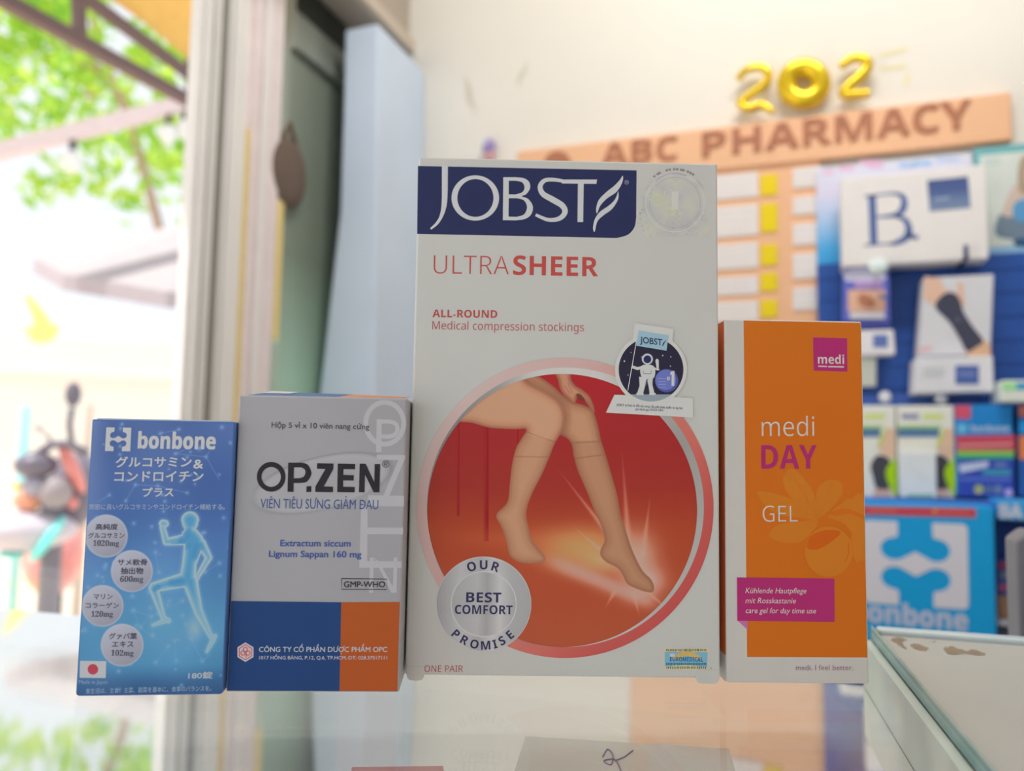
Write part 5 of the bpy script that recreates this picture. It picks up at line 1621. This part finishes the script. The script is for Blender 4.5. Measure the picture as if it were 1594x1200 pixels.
# grey parasol
pa = atD(330, 432, 4.2)
par = thing('parasol', (pa.x, pa.y, 0), 'pale grey parasol with a hanging edge beyond the door frame', 'parasol')
n = 10; R_ = 0.83; zc = pa.z + 0.03
tv = Vector((CAM.x - pa.x, CAM.y - pa.y, 0)).normalized()
tilt_m = Matrix.Rotation(math.radians(19), 3, Vector((0, 0, 1)).cross(tv))
tp = lambda x, y, z: tilt_m @ Vector((x, y, z)) + Vector((0, 0, zc))
rim = [tp(R_ * math.cos(2 * math.pi * (i + 0.3) / n), R_ * math.sin(2 * math.pi * (i + 0.3) / n), 0) for i in range(n)]
apex = tp(0, 0, 0.30)
m_par = mat('grey_canvas', (226, 214, 214), 1.5, 0.85)
b = MB(); b.add(rim + [apex], [(i, (i + 1) % n, n) for i in range(n)], m_par); b.build('canopy', par)
b = MB(); v = rim + [p - Vector((0, 0, 0.075)) for p in rim]
b.add(v, [(i, (i + 1) % n, n + (i + 1) % n, n + i) for i in range(n)], mat('grey_canvas_edge', (206, 194, 200), 1.2, 0.85)); b.build('valance', par)
b = MB(); b.tube([(0, 0, -0.02), (0, 0, zc + 0.27)], 0.02, m_fr); b.build('pole', par)
# yellow cloth
yc = atD(58, 505, 5.0)
t = thing('yellow_cloth', yc, 'small yellow cloth hanging before the white house', 'cloth')
b = MB(); b.prism([atD(x, y, 5.0) for x, y in smooth([(36, 508), (46, 512), (52, 500), (44, 478), (38, 458), (60, 482), (72, 500), (86, 510), (72, 530), (52, 532)], 3)], (0.02, 0.02, 0), mat('yellow_fabric', (255, 250, 150), 0.75, 0.9)); b.build('fabric', t, 0, 2, yc)

# tree
tr = atD(120, 150, 6.5)
tree = thing('tree', (tr.x, tr.y, 0), 'bright green leafy tree behind the awning frame', 'tree')
lt = Vector(tree.location)
m_tk = mat('bark', (176, 148, 136), 0.8, 0.9)
b = MB()
tb_ = atD(345, 700, 6.3)
b.tube([(tb_.x, tb_.y, -0.02), atD(300, 500, 6.3), atD(252, 372, 6.3), atD(228, 280, 6.4), atD(205, 195, 6.5), atD(150, 60, 6.5), atD(120, -120, 6.6)], [0.10, 0.06, 0.042, 0.036, 0.036, 0.03, 0.02], m_tk, 10)
b.tube([atD(205, 195, 6.5), atD(180, 130, 6.4), atD(100, 60, 6.3), atD(20, 20, 6.3)], [0.045, 0.04, 0.03, 0.02], m_tk, 8)
b.tube([atD(140, 150, 6.4), atD(142, 110, 6.4), atD(110, 40, 6.4)], [0.04, 0.05, 0.03], m_tk, 8)
b.build('trunk', tree, 0, 2, lt)
m_leaf = bpy.data.materials.new('leaf')
m_leaf.use_nodes = True
nt = m_leaf.node_tree; pbs = nt.nodes['Principled BSDF']; pbs.inputs['Roughness'].default_value = 0.5
oi = nt.nodes.new('ShaderNodeTexNoise'); oi.inputs['Scale'].default_value = 3.5
tc = nt.nodes.new('ShaderNodeTexCoord'); nt.links.new(tc.outputs['Object'], oi.inputs['Vector'])
rp = nt.nodes.new('ShaderNodeValToRGB')
rp.color_ramp.elements[0].position = 0.35; rp.color_ramp.elements[1].position = 0.65
rp.color_ramp.elements[0].color = (*s2l((150, 205, 80)), 1); rp.color_ramp.elements[1].color = (*s2l((214, 236, 96)), 1)
nt.links.new(oi.outputs['Fac'], rp.inputs['Fac']); nt.links.new(rp.outputs['Color'], pbs.inputs['Base Color'])
tl_ = nt.nodes.new('ShaderNodeBsdfTranslucent'); nt.links.new(rp.outputs['Color'], tl_.inputs['Color'])
mxl = nt.nodes.new('ShaderNodeMixShader'); mxl.inputs[0].default_value = 0.55
nt.links.new(pbs.outputs[0], mxl.inputs[1]); nt.links.new(tl_.outputs[0], mxl.inputs[2]); nt.links.new(mxl.outputs[0], nt.nodes['Material Output'].inputs['Surface'])
b = MB()
clumps = []
for _ in range(170):
    x = rng.uniform(-120, 420); ymax = np.interp(x, [-120, 0, 60, 150, 220, 300, 420], [150, 190, 300, 300, 340, 350, 340])
    y = rng.uniform(-260, ymax)
    clumps.append((x, y, rng.uniform(5.8, 7.6), rng.uniform(0.10, 0.22)))
for x, y, D, r in clumps:
    c = atD(x, y, D)
    for _ in range(26):
        o = Vector(rng.normal(0, 1, 3)); o = c + o * r * 0.75
        n1 = Vector(rng.normal(0, 1, 3)).normalized(); n2 = n1.orthogonal().normalized()
        L = rng.uniform(0.05, 0.10); w = L * 0.42
        b.add([o - n1 * L, o + n2 * w, o + n1 * L, o - n2 * w], [(0, 1, 2, 3)], m_leaf)
b.build('foliage', tree, 0, 2, lt)

# parked scooter
sd = atD(100, 760, 2.3)
scoot = thing('scooter', (sd.x, sd.y, 0), 'parked scooter with grey front, red side panels and teal fender outside the doorway', 'scooter')
tow = (Vector((CAM.x, CAM.y, 0)) - Vector((sd.x, sd.y, 0))).normalized()
sidev = Vector((-tow.y, tow.x, 0))          # to the right in the picture
AX = (sidev, tow, Vector((0, 0, 1)))
def S3(x, y, d=0.0):
    p = atD(x, y, 2.3); return p - Vector((sd.x, sd.y, 0)) - tow * d
m_blk = mat('hazed_black_plastic', (122, 116, 130), 1.0, 0.35, 0.4); m_sgr = mat('grey_plastic', (180, 170, 172), 0.9, 0.4); m_red = mat('hazed_red_plastic', (226, 140, 134), 0.9, 0.3, 0.5); m_teal = mat('teal_plastic', (120, 226, 220), 0.9, 0.3, 0.5); m_rub = mat('tyre_rubber', (40, 40, 42), 1.0, 0.9)  # black and red plastics paled: the glare outdoors is put into their colour
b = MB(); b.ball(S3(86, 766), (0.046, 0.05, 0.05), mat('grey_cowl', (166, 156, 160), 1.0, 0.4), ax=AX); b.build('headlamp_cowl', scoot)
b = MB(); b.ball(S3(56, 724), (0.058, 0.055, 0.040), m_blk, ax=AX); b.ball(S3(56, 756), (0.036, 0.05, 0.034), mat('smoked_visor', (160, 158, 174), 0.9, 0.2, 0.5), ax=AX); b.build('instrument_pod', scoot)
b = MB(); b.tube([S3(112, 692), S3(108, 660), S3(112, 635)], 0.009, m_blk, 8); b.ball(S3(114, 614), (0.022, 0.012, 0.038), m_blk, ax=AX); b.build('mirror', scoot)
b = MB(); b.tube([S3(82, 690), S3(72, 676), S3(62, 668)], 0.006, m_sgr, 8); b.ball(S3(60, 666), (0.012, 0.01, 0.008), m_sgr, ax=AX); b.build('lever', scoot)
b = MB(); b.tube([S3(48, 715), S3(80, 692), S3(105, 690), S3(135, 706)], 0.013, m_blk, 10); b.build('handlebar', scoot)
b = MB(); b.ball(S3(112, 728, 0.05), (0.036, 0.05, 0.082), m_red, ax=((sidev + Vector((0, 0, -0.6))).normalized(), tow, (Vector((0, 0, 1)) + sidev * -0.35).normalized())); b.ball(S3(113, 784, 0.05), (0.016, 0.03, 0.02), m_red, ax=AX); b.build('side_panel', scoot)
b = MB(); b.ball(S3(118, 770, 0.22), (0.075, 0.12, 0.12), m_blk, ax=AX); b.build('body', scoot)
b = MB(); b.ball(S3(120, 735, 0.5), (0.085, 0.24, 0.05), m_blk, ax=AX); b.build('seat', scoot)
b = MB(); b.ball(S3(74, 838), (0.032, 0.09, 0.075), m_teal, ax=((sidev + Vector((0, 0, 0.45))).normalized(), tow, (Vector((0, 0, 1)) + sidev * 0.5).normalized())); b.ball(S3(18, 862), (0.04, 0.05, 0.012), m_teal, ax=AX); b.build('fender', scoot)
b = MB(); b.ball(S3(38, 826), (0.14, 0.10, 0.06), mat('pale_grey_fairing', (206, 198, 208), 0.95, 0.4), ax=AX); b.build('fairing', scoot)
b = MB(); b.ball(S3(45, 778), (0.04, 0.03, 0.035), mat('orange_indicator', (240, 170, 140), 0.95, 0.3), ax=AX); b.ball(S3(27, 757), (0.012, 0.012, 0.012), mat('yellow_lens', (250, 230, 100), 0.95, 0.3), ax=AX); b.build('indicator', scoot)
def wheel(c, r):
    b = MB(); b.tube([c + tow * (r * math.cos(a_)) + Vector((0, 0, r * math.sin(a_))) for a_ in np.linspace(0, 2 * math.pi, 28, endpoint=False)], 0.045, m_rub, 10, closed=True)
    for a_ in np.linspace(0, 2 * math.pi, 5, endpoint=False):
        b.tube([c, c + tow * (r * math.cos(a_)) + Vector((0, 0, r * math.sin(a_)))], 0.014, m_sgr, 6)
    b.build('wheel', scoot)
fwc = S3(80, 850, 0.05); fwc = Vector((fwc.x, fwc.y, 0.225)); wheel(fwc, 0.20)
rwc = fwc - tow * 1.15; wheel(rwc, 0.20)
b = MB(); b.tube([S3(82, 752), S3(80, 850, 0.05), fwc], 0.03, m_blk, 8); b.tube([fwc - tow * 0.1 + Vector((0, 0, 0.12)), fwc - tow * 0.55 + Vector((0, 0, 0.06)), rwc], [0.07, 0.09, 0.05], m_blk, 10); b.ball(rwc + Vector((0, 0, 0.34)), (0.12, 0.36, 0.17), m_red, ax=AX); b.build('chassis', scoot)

# two thin poles behind the scooter
for (x, y0_, y1_, D_, w_, c_, nm, lb) in ((40, 632, 712, 4.2, 0.026, (170, 232, 236), 'thin_pole', 'thin pale cyan pole rising behind the dark front of the scooter'), (138, 630, 720, 4.4, 0.026, (206, 190, 176), 'thin_pole', 'thin tan pole standing behind the scooter mirror beside the blue box')):
    p = atD(x, y0_, D_)
    t = thing(nm, (p.x, p.y, 0), lb, 'pole')
    b = MB(); b.tube([(0, 0, -0.02), (0, 0, p.z)], w_, mat('painted_pole', c_, 1.0, 0.5), 10); b.build('pole_shaft', t)
# pale torn board edge along the top of the blue box
b = MB(); b.box((0.0018, 0.0006, hB - 0.0002), (wB - 0.0016, 0.0012, hB + 0.0005), mat('white_board_edge', (206, 210, 220), 0.8, 0.8)); b.build('top_edge', bb_)
